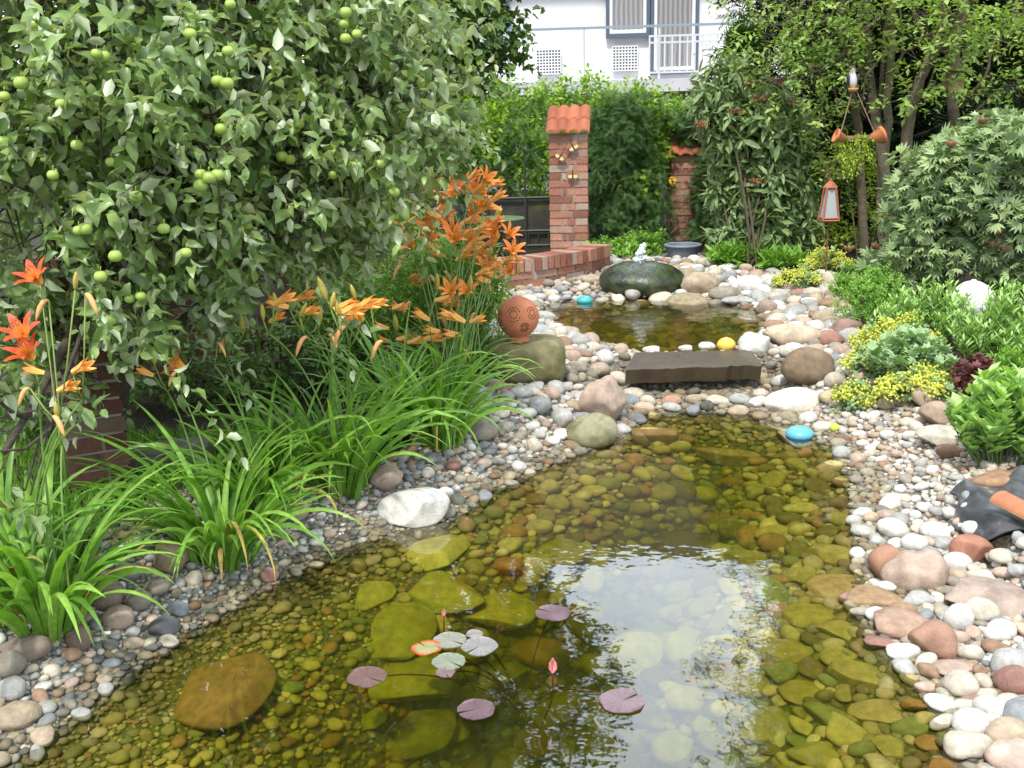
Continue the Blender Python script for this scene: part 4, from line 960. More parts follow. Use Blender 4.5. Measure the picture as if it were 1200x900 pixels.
# ------------------------------------------------------------------ low plants of the right bed
def rosette(name, label, px, py, w, h, Y=None, mat=SED_L, n=90, ls=.05, T=T_LONG, seed=1, stemmed=True, flowers=None, cat='plant'):
    """cushion of upright leafy shoots"""
    rng = np.random.default_rng(seed); P = gp(px, py+h*.42); d_ = np.linalg.norm(P-CAM); rx = w/2*d_/FPX; rz_ = h*d_/FPX*.95
    root = empty(name, P, label, cat); mb = MB(); st = MB(); tips = []
    for k in range(n):
        an = rng.uniform(0, 6.28); q = math.sqrt(rng.uniform(0, 1)); top = P+np.array([rx*q*math.cos(an), rx*.8*q*math.sin(an), rz_*(1-.55*q*q)*rng.uniform(.8, 1.08)])
        b_ = P+np.array([rx*q*.45*math.cos(an), rx*.4*q*math.sin(an), -.01]); st.tube([b_, (b_*.4+top*.6)+np.array([0, 0, -.02]), top], [.004, .003, .002], 4, (.10, .16, .05), cap=False)
        m_ = 16; t_ = rng.uniform(.35, 1, m_)[:, None]; pos = b_*(1-t_)+top*t_; ph = np.arange(m_)*2.4
        D = np.c_[np.cos(ph), np.sin(ph), .5+.8*t_[:, 0]]; leafset(mb, pos, D, np.tile([0, 0, 1.], (m_, 1))+rng.normal(size=(m_, 3))*.2, ls*rng.uniform(.7, 1.15, m_), T, np.clip(.2+.5*t_[:, 0]**3+rng.uniform(-.15, .3, m_), 0, 1)); tips.append(top)
    if stemmed: st.build('stems', m_attr('green_stem_'+str(seed), .6), root)
    mb.build('foliage', mat, root)
    return root, tips, P, rx, rz_
rosette('sedum', 'pale green upright stonecrop clump in front of the white globe', 1085, 375, 120, 78, n=110, ls=.055, mat=SED_L, seed=61)
rosette('sedum', 'tall pale green stonecrop clump at the right edge below the peony bush', 1170, 395, 120, 95, n=110, ls=.06, mat=SED_L, seed=62)
rosette('sedum', 'broad leaved bright green stonecrop at the right edge above the liner', 1172, 498, 112, 100, n=90, ls=.085, T=T_OVAL, mat=SED_L, seed=63)
rosette('sedum', 'low green stonecrop between the red leaved plant and the right edge', 1185, 440, 80, 50, n=60, ls=.045, mat=BOX_L, seed=64)
rosette('ground_shrub', 'feathery green low shrub behind the box ball', 1010, 335, 80, 50, n=90, ls=.06, mat=BOX_L, seed=65)
rosette('grass_clump', 'grassy green leaves below the peony bush at the right edge', 1185, 325, 70, 50, n=60, ls=.12, mat=BOX_L, seed=66)
rosette('lady_mantle', 'grey green scalloped leaves of lady mantle beside the box ball', 1065, 425, 100, 60, n=70, ls=.075, T=T_LOBE, mat=GREY_L, seed=67)
def blooms(name, label, px, py, w, h, mat, n, seed, stemcol=(.18, .24, .05), r=.0075, cl=36):
    n = int(n*1.7)
    rng = np.random.default_rng(seed); P = gp(px, py+h*.35); d_ = np.linalg.norm(P-CAM); rx = w/2*d_/FPX; rz_ = h*d_/FPX
    root = empty(name, P, label, 'flowering plant'); st = MB(); bl = MB(); V, F = ico(1)
    for k in range(n):
        an = rng.uniform(0, 6.28); q = math.sqrt(rng.uniform(0, 1)); top = P+np.array([rx*q*math.cos(an), rx*.7*q*math.sin(an), rz_*(1-.6*q)*rng.uniform(.6, 1.05)])
        b_ = P*.7+top*.3; b_[2] = P[2]; st.tube([b_, (b_+top)/2+rng.normal(size=3)*.01, top], .002, 4, stemcol, cap=False)
        for _ in range(cl):
            u = rng.normal(size=3)*np.array([.028, .028, .014]); bl.add(V*r*rng.uniform(.7, 1.3)+top+u, F, np.full(3, rng.uniform(0, 1)))
    lf = MB(); foliage(lf, [(P+np.array([0, 0, rz_*.3]), (rx*.9, rx*.6, rz_*.4))], nsprig=60, nleaf=5, lsize=.05, T=T_LOBE, rng=rng, splen=.05, droop=0, upb=.5, shell=.2)
    st.build('stems', m_attr('stem_'+str(seed), .6), root); lf.build('foliage', GREY_L, root); bl.build('blossom', mat, root); return root
blooms('yellow_flowers', 'yellow green frothy flowers spilling over the stones beside the box ball', 1050, 400, 90, 50, YEL_L, 30, 71)
blooms('yellow_flowers', 'yellow green flower cushion in front of the pointed tan rock', 1080, 455, 90, 36, YEL_L, 40, 72)
blooms('yellow_flowers', 'lowest yellow green flower cushion hanging onto the white gravel', 1003, 466, 44, 32, YEL_L, 22, 73)
blooms('yellow_flowers', 'yellow green flowers on the far right shore under the large shrub', 935, 330, 50, 30, YEL_L, 24, 74)
blooms('yellow_flowers', 'taller yellow green flowers beside the peony bush', 968, 310, 50, 36, YEL_L, 26, 75)
blooms('yellow_flowers', 'yellow green flower sprays leaning towards the rose red stone', 1020, 425, 50, 50, YEL_L, 18, 76)
P = gp(1015, 388); d_ = np.linalg.norm(P-CAM); rr = 32*d_/FPX
bush('box_ball', 'small round dense green box shrub beside the red brown block', 'shrub', P, [(P+np.array([0, 0, rr*.9]), (rr, rr, rr*1.0)), (P+np.array([rr*.5, .1, rr*1.2]), (rr*.8, rr*.7, rr*.8))], BOX_L, [dict(nsprig=700, nleaf=7, lsize=.024, T=T_DIA, splen=.05, droop=0, upb=.4, shell=.8)], 68)
P = gp(1142, 470); bush('heuchera', 'dark red leaved plant among the green stonecrops', 'plant', P, [(P+np.array([0, 0, .10]), (.09, .08, .09)), (P+np.array([-.10, -.05, .04]), (.05, .05, .03))], RED_L, [dict(nsprig=45, nleaf=5, lsize=.07, T=T_LOBE, splen=.05, droop=.0, upb=.6, shell=.4)], 69)
bush('shore_grass', 'green grassy plants under the large leaved shrub', 'plant', gp(885, 318), [BL(870,305,9.2,(.35,.15,.07)),BL(915,310,9.0,(.2,.12,.06))], BOX_L, [dict(nsprig=260, nleaf=6, lsize=.12, T=T_LONG, splen=.05, droop=-.2, upb=1.0, shell=.2, spread=.5)], 77, stems=0)
bush('ground_cover', 'dark green leafy ground plants behind the fountain stone', 'plant', gp(700, 308), [BL(715,300,9.9,(.3,.2,.12)),BL(755,288,10.2,(.18,.15,.12))], BOX_L, [dict(nsprig=300, nleaf=6, lsize=.06, T=T_DIA, splen=.1, droop=0, upb=.5, shell=.2)], 78, stems=0)

# ------------------------------------------------------------------ fountain
P = gp(752, 340); P = at(752, 327, P[1]+.1); m_, t, out = newmat('wet_mossy_stone')
cc = ramp(t, noise(t, 9, 6, .65), [(.36, (.012, .014, .010)), (.52, (.03, .045, .014)), (.68, (.06, .08, .03)), (.8, (.12, .12, .10))])
p = prin(t, cc, ramp(t, noise(t, 14, 3), [(.4, .12), (.65, .5)]), bump(t, noise(t, 40, 5), .7, .01), .6); t.links.new(p.outputs[0], out.inputs[0])
fr_ = empty('fountain_stone', P-np.array([0, 0, .2]), 'large dark mossy round fountain stone wet with running water in the upper pond', 'fountain')
V, F = stone_shape(5, np.random.default_rng(3), .05); V = V/np.abs(V).max(0); V[:, 2] = np.where(V[:, 2] > 0, V[:, 2]*.85, V[:, 2]); hole = np.exp(-((V[:, 0]**2+V[:, 1]**2)/.01))*(V[:, 2] > 0); V[:, 2] -= hole*.12
mb = MB(); mb.add(V*np.array([.385, .36, .205])+P, F); mb.build('stone', m_, fr_, True)
JET, t, out = newmat('splashing_water'); p = prin(t, (.9, .93, .95), .15, spec=.6); p.inputs['Transmission Weight'].default_value = .35; t.links.new(p.outputs[0], out.inputs[0])
mb = MB(); rng = np.random.default_rng(8); zt = P[2]+.165
V, F = ico(3)
for k in range(26):
    q = k/26; mb.add(V*np.array([.020, .020, .020])*(1.35-.6*q)*rng.uniform(.7, 1.1)+np.array([P[0]+rng.normal()*.010*(1+1.2*(1-q)), P[1]+rng.normal()*.012, zt+q*.15]), F)
for k in range(30):
    a_ = rng.uniform(0, 6.28); r_ = rng.uniform(.03, .12); mb.add(V*rng.uniform(.004, .009)+np.array([P[0]+r_*math.cos(a_), P[1]+r_*math.sin(a_), zt-.6*r_*r_+rng.uniform(0, .04)]), F)
mb.build('water_jet', JET, fr_, True)
P = at(800, 300, 9.9); r = empty('water_tub', (P[0], 9.9, .3), 'blue grey tub standing behind the fountain stone', 'tub'); mb = MB()
mb.lathe([(0, 0), (.13, 0), (.165, .14), (.175, .14), (.175, .16), (.16, .16), (.14, .10), (0, .08)], (P[0], 9.9, .26), 24, (.13, .15, .19)); mb.build('tub', PAINT, r, False)
mb = MB(); mb.lathe([(.175, 0), (.188, .004), (.188, .016), (.175, .02), (.163, .016), (.163, .004), (.175, 0)], (P[0], 9.9, .412), 24, (.22, .25, .30)); mb.build('rim', PAINT, r)

# ------------------------------------------------------------------ terracotta ball on its block
o, Pb = boulder(617, 421, 84, 56, (.22, .19, .10), 'squared mossy sandstone block carrying the terracotta ball', planes=0, mat=STONE_MOSS, embed=.8, depth=.9, name='pedestal_stone', cat='stone block')
me = o.data; n = len(me.vertices); co = np.empty(n*3); me.vertices.foreach_get('co', co); co = co.reshape(-1, 3); zc = co[:, 2].mean(); cxy = co[:, :2].mean(0)
q = co-np.array([cxy[0], cxy[1], zc]); sc = np.abs(q).max(0); u = q/sc; u = np.sign(u)*np.abs(u)**.55; u = u/np.maximum(1, np.abs(u).max(1))[:, None]*1.0
co = np.clip(u, -1, 1)*sc*np.array([1, 1, .95])+np.array([cxy[0], cxy[1], zc]); me.vertices.foreach_set('co', co.ravel()); me.update()
ztop = (co[:, 2].max())+o.location[2]
PB = atz(608, 399, ztop); d_ = np.linalg.norm(PB-CAM); rb = 24.3*d_/FPX
r = empty('terracotta_ball', (PB[0], PB[1]+.02, ztop-.005), 'pierced terracotta ball lantern standing on a mossy block', 'garden ornament')
PB = np.array([PB[0], PB[1]+.02, ztop-.005])
prof = [(rb*.50, 0), (rb*.52, rb*.08), (rb*.42, rb*.18), (rb*.46, rb*.28)]
for k in range(1, 26):
    th = math.pi-.48-(math.pi-.48)*k/25; prof.append((max(rb*math.sin(th), .0005), rb*1.22-rb*math.cos(math.pi-th)*1.0*1.0 if False else rb*(1.16+math.cos(th)*1.0)))
mb = MB(); mb.lathe(prof, PB, 48, (.46, .17, .085)); mb.build('ball', TERRA, r, True)
cen = PB+np.array([0, 0, rb*1.16]); mb = MB()
def slot(theta, phi, ang, L, wd):   # curved cut-out following the ball
    n_ = np.array([math.cos(phi)*math.sin(theta), -math.cos(phi)*math.cos(theta), math.sin(phi)]); e1 = nrm(np.cross([0, 0, 1.], n_)); e2 = np.cross(n_, e1)
    d1 = e1*math.cos(ang)+e2*math.sin(ang); d2 = np.cross(n_, d1); V = []
    for (a_, b_) in ((-1, 0), (-.4, 1), (.4, 1), (1, 0), (.4, -1), (-.4, -1)): V.append(cen+nrm(n_*rb+d1*a_*L+d2*b_*wd)*(rb+.0015))
    mb.add(V, [(0, 5, 4, 3, 2, 1)], (.012, .008, .006))
for (tc_, pc_, R0) in ((-.25, .30, .34), (.75, .32, .28), (-1.2, .1, .3), (.3, -.35, .22), (1.7, .2, .3), (2.6, .2, .3), (-2.3, .2, .3)):
    for ring, nn in ((1, 14), (.55, 9)):
        for k in range(nn):
            if ring == 1 and k % 7 == 0: continue
            an = k*2*math.pi/nn; slot(tc_+R0*ring*math.cos(an), pc_+R0*ring*math.sin(an), an+1.2, rb*.055, rb*.02)
mb.build('cut_outs', m_attr('dark_openings', .95, .05), r)

# ------------------------------------------------------------------ floats and globes
def glob(name, label, cat, P, r_, col, rough=.35, squash=1, mat=None, parts=True):
    V, F = ico(4); root = empty(name, P, label, cat); mb = MB(); mb.add(V*np.array([r_, r_, r_*squash])+P, F, col); mb.build('ball', mat or GLZ, root, True)
    mb = MB(); mb.lathe([(r_*.12, r_*squash*.985), (r_*.13, r_*squash*1.01), (r_*.1, r_*squash*1.06), (0.0003, r_*squash*1.07)], P, 12, col); mb.build('knob', mat or GLZ, root, True); return root
GLZ = m_attr('glazed_ceramic', .3, .08, 10, 30, .05, .001, spec=.5)
P = atz(937, 508, .012); glob('floating_ball', 'turquoise blue ball floating in the lower pond', 'ball', P+np.array([0, 0, .0]), 15.5*np.linalg.norm(P-CAM)/FPX, (.10, .38, .58), squash=.55)
P = atz(685, 352, ZU+.012); glob('floating_ball', 'small turquoise ball at the far left shore of the upper pond', 'ball', P, 9.5*np.linalg.norm(P-CAM)/FPX, (.05, .35, .38), squash=.6)
P = atz(851, 404, ZU+.045); glob('floating_ball', 'yellow ball lying at the back edge of the slab', 'ball', P, 10.5*np.linalg.norm(P-CAM)/FPX, (.75, .52, .08), squash=.8)
P = gp(978, 501, .02); glob('small_ball', 'tiny yellow green ball on the gravel beside the turquoise float', 'ball', P, 5.2*np.linalg.norm(P-CAM)/FPX, (.50, .60, .06))
P = at(1139, 352, 6.4); glob('garden_globe', 'white glazed globe among the stonecrops', 'globe', P, 21*np.linalg.norm(P-CAM)/FPX, (.85, .85, .88), .2)
P = at(1206, 392, 5.9); glob('garden_globe', 'grey glass globe at the right picture edge', 'globe', P, 14*np.linalg.norm(P-CAM)/FPX, (.30, .32, .33))
for px, py, w_ in ((763,410,20),(803,408,16),(828,406,22),(890,400,14)):
    P = atz(px, py, ZU+.02); V, F = TEMPL[(3, 0)][px % 8]; k_ = w_/2*np.linalg.norm(P-CAM)/FPX; mb = MB(); mb.add(V*np.array([k_, k_*.7, k_*.5])+P, F, (.66, .63, .58)); tag(mb.build('cobble', STONE, smooth=True), {763:'leftmost white pebble in the row at the back edge of the slab',803:'second white pebble from the left on the back edge of the slab',828:'white pebble left of the yellow ball on the slab',890:'white pebble right of the yellow ball'}[px], 'cobble')

# ------------------------------------------------------------------ lantern, planter, bird, stake, nest box
Yl = 8.3; A = at(971, 258, Yl); H_ = at(971, 220, Yl)[2]-A[2]; g = hz(A[0], Yl); r = empty('lantern', (A[0], Yl, g), 'tapered rusty copper lantern with frosted panes on a thin pole', 'lantern')
COP = m_plain('copper', (.36, .13, .07), .55, .3, 30, metal=.3)
wb, wt_ = .066, .036; fm = MB()
for sx in (-1, 1):
    for sy in (-1, 1): fm.tube([A+np.array([sx*wb, sy*wb, 0]), A+np.array([sx*wt_, sy*wt_, H_])], .009, 4)
for z_, w_ in ((0, wb), (H_, wt_), (.02, wb*.98)):
    for s_ in (-1, 1): fm.tube([A+np.array([-w_, s_*w_, z_]), A+np.array([w_, s_*w_, z_])], .008, 4); fm.tube([A+np.array([s_*w_, -w_, z_]), A+np.array([s_*w_, w_, z_])], .008, 4)
fm.build('frame', COP, r)
gm = MB(); b_, t2 = wb-.008, wt_-.008
gv = [A+np.array(v_) for v_ in ((-b_,-b_,.02),(b_,-b_,.02),(b_,b_,.02),(-b_,b_,.02),(-t2,-t2,H_),(t2,-t2,H_),(t2,t2,H_),(-t2,t2,H_))]
gm.add(gv, np.array([(0,1,5,4),(1,2,6,5),(2,3,7,6),(3,0,4,7),(0,3,2,1)])); gm.build('glass', m_plain('frosted_glass', (.33, .36, .37), .35, .1, 5), r)
rf = MB(); rf.lathe([(.062, H_), (.06, H_+.008), (.022, H_+.05), (.012, H_+.055), (.014, H_+.068), (.001, H_+.075)], A, 4); rf.build('roof', COP, r)
pl = MB(); pl.tube([(A[0], Yl, g), (A[0], Yl, A[2])], .006, 6); pl.build('pole', RUST, r)
ch = MB(); tp = at(968, 190, Yl); ch.tube([A+np.array([0, 0, H_+.07]), tp], .004, 5); ch.tube([A+np.array([-.02, 0, H_+.04]), tp+np.array([-.01, 0, 0])], .003, 5); ch.build('hanger', RUST, r)
Yb = 8.5; Pb_ = at(1000, 108, Yb); r = empty('hanging_planter', Pb_, 'terracotta pots joined by a hanging log planter with trailing yellow green plant', 'planter')
e1, e2 = at(984, 160, Yb), at(1026, 158, Yb)
for q, tgt in ((-.012, e1), (.03, e2)):
    mb = MB(); mb.tube([Pb_+np.array([q, 0, 0]), tgt], .005, 5, (.30, .20, .13)); mb.build('rope', BARK, r)
for (c_, s_, sgn) in ((at(984, 163, Yb), .055, -1), (at(1028, 163, Yb), .068, 1)):
    mb = MB(); prof = [(.001, 0), (s_*.62, .002), (s_*.9, s_*1.2), (s_*1.08, s_*1.2), (s_*1.08, s_*1.55), (s_*.95, s_*1.55), (s_*.8, s_*1.1), (.001, s_)]
    an = np.arange(20)*2*math.pi/20; V = np.array([[(rr_*math.cos(t_), rr_*math.sin(t_), z_) for t_ in an] for rr_, z_ in prof]).reshape(-1, 3)
    V = V@np.array(Matrix.Rotation(sgn*R_(68), 3, 'Y')).T
    i = np.arange(len(prof)-1)[:, None]; j = np.arange(20)[None, :]; k = (j+1) % 20
    F = np.stack([i*20+j+0*k, i*20+k, (i+1)*20+k, (i+1)*20+j+0*k], -1).reshape(-1, 4)
    mb.add(V+c_-np.array([sgn*s_*.7, 0, 0]), F, (.52, .19, .08)); mb.build('pot', TERRA, r, True)
mb = MB(); mb.tube([at(984, 163, Yb), at(1026, 162, Yb)], .025, 8, (.2, .13, .08)); mb.build('log', BARK, r)
mb = MB(); rng = np.random.default_rng(81); foliage(mb, [BL(1003,165,Yb-.05,(.13,.08,.06)),BL(995,182,Yb-.07,(.09,.05,.10)),BL(1012,178,Yb-.06,(.04,.04,.07))], nsprig=90, nleaf=7, lsize=.032, T=T_DIA, rng=rng, splen=.09, droop=.9, shell=.2); mb.build('trailing_plant', YG_L, r)
# bird figurine
Pp_ = at(1000, 103, Yb-.02); r = empty('bird_figurine', Pp_, 'small bird figurine with white breast and dark wings sitting above the hanging planter', 'figurine')
def lofted(pts, rad, col, n=14):
    mb = MB(); mb.tube(pts, rad, n, col); return mb
P = Pp_
z_ = np.array([0, .015, .04, .07, .10, .12, .135, .15, .162, .168]); rr_ = [.010, .028, .038, .038, .030, .022, .025, .025, .016, .004]
pts = np.c_[P[0]-.02*np.linspace(0, 1, 10), np.full(10, P[1]), P[2]+z_]
mb = MB(); mb.tube(pts, np.array(rr_)*.82, 16, (.50, .49, .47)); mb.build('body', PAINT, r, True)
for s_ in (-1, 1):
    V, F = ico(3); mb = MB(); mb.add((V*np.array([.014, .022, .05]))@rotm(0, .25*s_, 1.57).T+P+np.array([s_*.036-.004, .012, .068]), F, (.03, .035, .06)); mb.build('wing', PAINT, r, True)
V, F = ico(3); mb = MB(); mb.add(V*np.array([.027, .024, .018])+P+np.array([-.019, .006, .155]), F, (.10, .06, .04)); mb.build('head_cap', PAINT, r, True)
mb = MB(); mb.tube([P+np.array([-.02, -.024, .143]), P+np.array([-.022, -.045, .136])], [.006, .001], 6, (.5, .25, .05)); mb.build('beak', PAINT, r)
for s_ in (-1, 1): mb = MB(); V, F = ico(2); mb.add(V*.004+P+np.array([-.02+s_*.011, -.022, .150]), F, (.01, .01, .01)); mb.build('eye', PAINT, r, True)
mb = MB(); mb.lathe([(.001, -.03), (.03, -.03), (.042, -.012), (.042, 0), (.001, .002)], P, 14, (.5, .25, .09)); mb.build('perch', TERRA, r, True)
# glass ball + curly stake
P = at(1042, 229, 7.7); g_ = hz(P[0], 7.7); r = empty('glass_ball_stake', (P[0], 7.7, g_), 'shiny pale glass ball on a curled metal stake beside the peony bush', 'garden ornament')
MIR, t, out = newmat('mirror_glass'); p = prin(t, (.85, .9, .95), .06, metal=1.0); t.links.new(p.outputs[0], out.inputs[0])
V, F = ico(4); mb = MB(); mb.add(V*.055+P, F); mb.build('ball', MIR, r, True)
mb = MB(); mb.tube([(P[0], 7.7, g_), P-np.array([0, 0, .05])], .006, 6)
c_ = at(1030, 238, 7.7); an = np.linspace(0, 4.6, 20); mb.tube(np.c_[c_[0]+(.03-.004*an)*np.cos(an), np.full(20, 7.7), c_[2]+(.03-.004*an)*np.sin(an)], .004, 5)
mb.tube([c_+np.array([.03, 0, 0]), (c_[0]+.05, 7.7, c_[2]-.12), (P[0], 7.7, c_[2]-.25)], .004, 5)
mb.tube([(c_[0]-.01, 7.7, c_[2]-.10), (c_[0]+.2, 7.7, c_[2]-.10)], .003, 5); mb.build('stake', RUST, r)
P = at(1117, 95, 8.9); r = empty('nest_box', P, 'weathered wooden nesting box on the tree behind the peony bush', 'nest box'); mb = MB(); mb.box(P, (.14, .12, .16), (.22, .17, .10), .1); mb.build('box', BARK, r)
mb = MB(); mb.box(P+np.array([0, -.02, .09]), (.19, .19, .018), (.16, .13, .08), .1); mb.build('roof', BARK, r); mb = MB(); mb.tube([P+np.array([.006, -.0585, .03]), P+np.array([.006, -.066, .03])], .016, 14, (.01, .01, .01)); mb.build('entrance_hole', BARK, r)
r0_ = gp(930, 322); r = empty('edging_fence', r0_, 'low black wire edging with small spikes at the far right shore', 'edging'); mb = MB()
q1, q2 = gp(918, 322), gp(965, 328)
for k in range(9):
    t_ = k/8; q = q1*(1-t_)+q2*t_; mb.tube([q, q+np.array([0, 0, .12])], [.003, .001], 4)
mb.tube([q1+np.array([0, 0, .07]), q2+np.array([0, 0, .07])], .003, 4); mb.build('wire', DARKM, r)

# ------------------------------------------------------------------ pond liner, sand, clay piece
LN, t, out = newmat('rubber_liner'); cc = ramp(t, noise(t, 6, 4), [(.45, (.035, .037, .042)), (.62, (.10, .10, .10)), (.70, (.34, .29, .21))]); p = prin(t, cc, .42, bump(t, noise(t, 18, 4), .4, .01), .5); t.links.new(p.outputs[0], out.inputs[0])
lp = [gp(1112, 582), gp(1215, 556), gp(1290, 640), gp(1135, 652)]
nu, nv = 60, 44; Uu, Vv = np.meshgrid(np.linspace(0, 1, nu), np.linspace(0, 1, nv))
S = ((1-Uu)*(1-Vv))[..., None]*lp[0]+(Uu*(1-Vv))[..., None]*lp[1]+(Uu*Vv)[..., None]*lp[2]+((1-Uu)*Vv)[..., None]*lp[3]
S[..., 0] += .02*np.sin(Vv*9)*(1-Uu); S[..., 1] += .012*np.sin(Uu*8)
fold = .6*ss(0, .12, Uu)*ss(0, .12, 1-Vv)*(.022*np.abs(np.sin(Uu*9+Vv*4+1.5*np.sin(Vv*5)))+.014*np.sin(Uu*21-Vv*13+np.sin(Uu*8))+.05*np.exp(-((Vv-.12)/.09)**2)*(.6+.4*np.sin(Uu*11)))
S[..., 2] = height(S[..., :2])+.02+fold
i = np.arange(nv-1)[:, None]; j = np.arange(nu-1)[None, :]; Fl = np.stack([i*nu+j, i*nu+j+1, (i+1)*nu+j+1, (i+1)*nu+j], -1).reshape(-1, 4)
S2 = S.copy(); S2[..., 2] -= .004
mb = MB(); mb.add(np.vstack([S.reshape(-1, 3), S2.reshape(-1, 3)]), np.vstack([Fl, Fl[:, ::-1]+nu*nv]), (.04,)*3); tag(mb.build('pond_liner', LN, smooth=True), 'crumpled black rubber pond liner lying on the right bank', 'pond liner')
P = gp(1193, 597, .07); mb = MB(); nA = 12; an = np.linspace(0, math.pi, nA)
for (r1, c0) in ((.07, (.36, .15, .075)),):
    V = []
    for sgn, rr2 in ((0, r1), (0, r1-.014)):
        for L_ in (-.08, .08):
            for a_ in an: V.append((rr2*math.cos(a_), L_, rr2*math.sin(a_)*.5))
    V = np.array(V)*np.array([.8, 1, 1])@rotm(R_(28), .18, .5).T+P; F = []
    for k in range(nA-1): F += [(k+1, k, nA+k, nA+k+1), (2*nA+k, 2*nA+k+1, 3*nA+k+1, 3*nA+k), (k, k+1, 2*nA+k+1, 2*nA+k), (nA+k+1, nA+k, 3*nA+k, 3*nA+k+1)]
    F += [(0, nA, 3*nA, 2*nA)[::-1], (nA-1, 2*nA-1, 4*nA-1, 3*nA-1)]
    mb.add(V, F, c0)
tag(mb.build('roof_tile', TERRA), 'orange clay tile lying on the black liner at the right edge', 'tile')

# ------------------------------------------------------------------ water lily pads
PADM = m_attr('lily_pad', .32, .3, 22, 60, .15, .001, spec=.5)
crown = gp(612, 832)
PURP = (.125, .075, .085)
for (px, py, w_, col, rim, lab) in ((648,718,40,PURP,None,'purple lily pad floating farthest from camera, above the bud'),(527,750,38,(.24,.24,.19),None,'pale notched lily pad at the upper left of the cluster'),
      (562,757,42,(.23,.22,.21),None,'largest pale lily pad in the cluster'),(556,743,20,(.26,.22,.22),None,'smallest round pad behind the pale cluster'),(500,759,34,(.30,.27,.13),(.42,.08,.02),'lily pad with a red rim at the left of the cluster'),
      (526,775,38,(.21,.23,.17),None,'pale green heart shaped lily pad'),(522,788,22,(.18,.12,.12),None,'small purple pad below the pale green one'),(430,793,44,(.15,.09,.085),None,'brown purple lily pad farthest left'),
      (558,831,42,PURP,None,'purple lily pad nearest the bottom, left of the bud'),(729,821,50,(.15,.09,.10),None,'purple lily pad alone on the bright sky reflection')):
    P = atz(px, py, .004); d_ = np.linalg.norm(P-CAM); R0 = w_/2*d_/FPX; rot = (px*13 % 628)/100
    root = empty('lily_pad', P, lab, 'lily pad')
    n_ = 40; rings = [0, .35, .7, .9, 1.0]; V = []; C_ = []
    for rr2 in rings:
        for k in range(n_):
            a_ = rot+.09+(2*math.pi-.18)*k/(n_-1); wv = 1+.018*math.sin(a_*5+px)+.012*math.sin(a_*11+py)
            V.append((R0*rr2*wv*math.cos(a_), R0*rr2*wv*math.sin(a_)*.98, .0012*rr2*rr2*math.sin(a_*3+px)+(.0025*max(0, math.sin(a_*3+py)) if rr2 == 1 else 0)))
            cc_ = np.array(col); C_.append(np.array(rim) if rim is not None and rr2 > .8 else cc_*(1+.15*math.sin(a_*14)))
    V = np.array(V)+P; F = []
    for a_ in range(len(rings)-1):
        for k in range(n_-1): F.append((a_*n_+k, (a_+1)*n_+k, (a_+1)*n_+k+1, a_*n_+k+1))
    F = np.array(F); nV = len(V); V2 = V-np.array([0, 0, .0025])
    mb = MB(); mb.add(np.vstack([V, V2]), np.vstack([F, F[:, ::-1]+nV]), np.clip(np.vstack([C_, C_]), 0, 1)); mb.build('leaf', PADM, root, True)
    mb = MB(); t_ = np.linspace(0, 1, 14)[:, None]; mid = (P+crown)/2+np.array([0, 0, .12]); pts = (1-t_)**2*(P-np.array([0, 0, .006]))+2*t_*(1-t_)*mid+t_**2*crown; pts[:, 2] = np.minimum(pts[:, 2], -.006)
    mb.tube(pts, .0025, 6, (.22, .07, .02)); mb.build('stem', BED, root, True)
for (px, py, s_, lab) in ((648,782,.022,'pink water lily bud standing above the water'),(520,719,.012,'small faded pink water lily bud under the broad rock')):
    P = atz(px, py, .018 if s_ > .02 else .008); root = empty('water_lily_bud', P, lab, 'flower'); mb = MB()
    for k in range(10):
        a_ = k*2.4; V, F = T_OVAL; D = np.array([math.cos(a_)*.28, math.sin(a_)*.28, 1.]); leafset(mb, [P+np.array([0, 0, -s_*.8])+D*np.array([1, 1, 0])*s_*.9], [D*np.array([-.3, -.3, 1])], [np.array([math.cos(a_), math.sin(a_), .1])], s_*2.2, T_OVAL, np.array([k/10]))
    mb.build('petals', m_leaf('lily_petal_%d' % px, (.62, .16, .22), (.80, .50, .50), rough=.5, transl=.25), root)
    mb = MB(); mb.tube([P-np.array([0, 0, s_*.8]), P-np.array([.005, -.01, .12]), P*.6+crown*.4-np.array([0, 0, .16]), crown], .0025, 6, (.16, .06, .02)); mb.build('stem', BED, root)

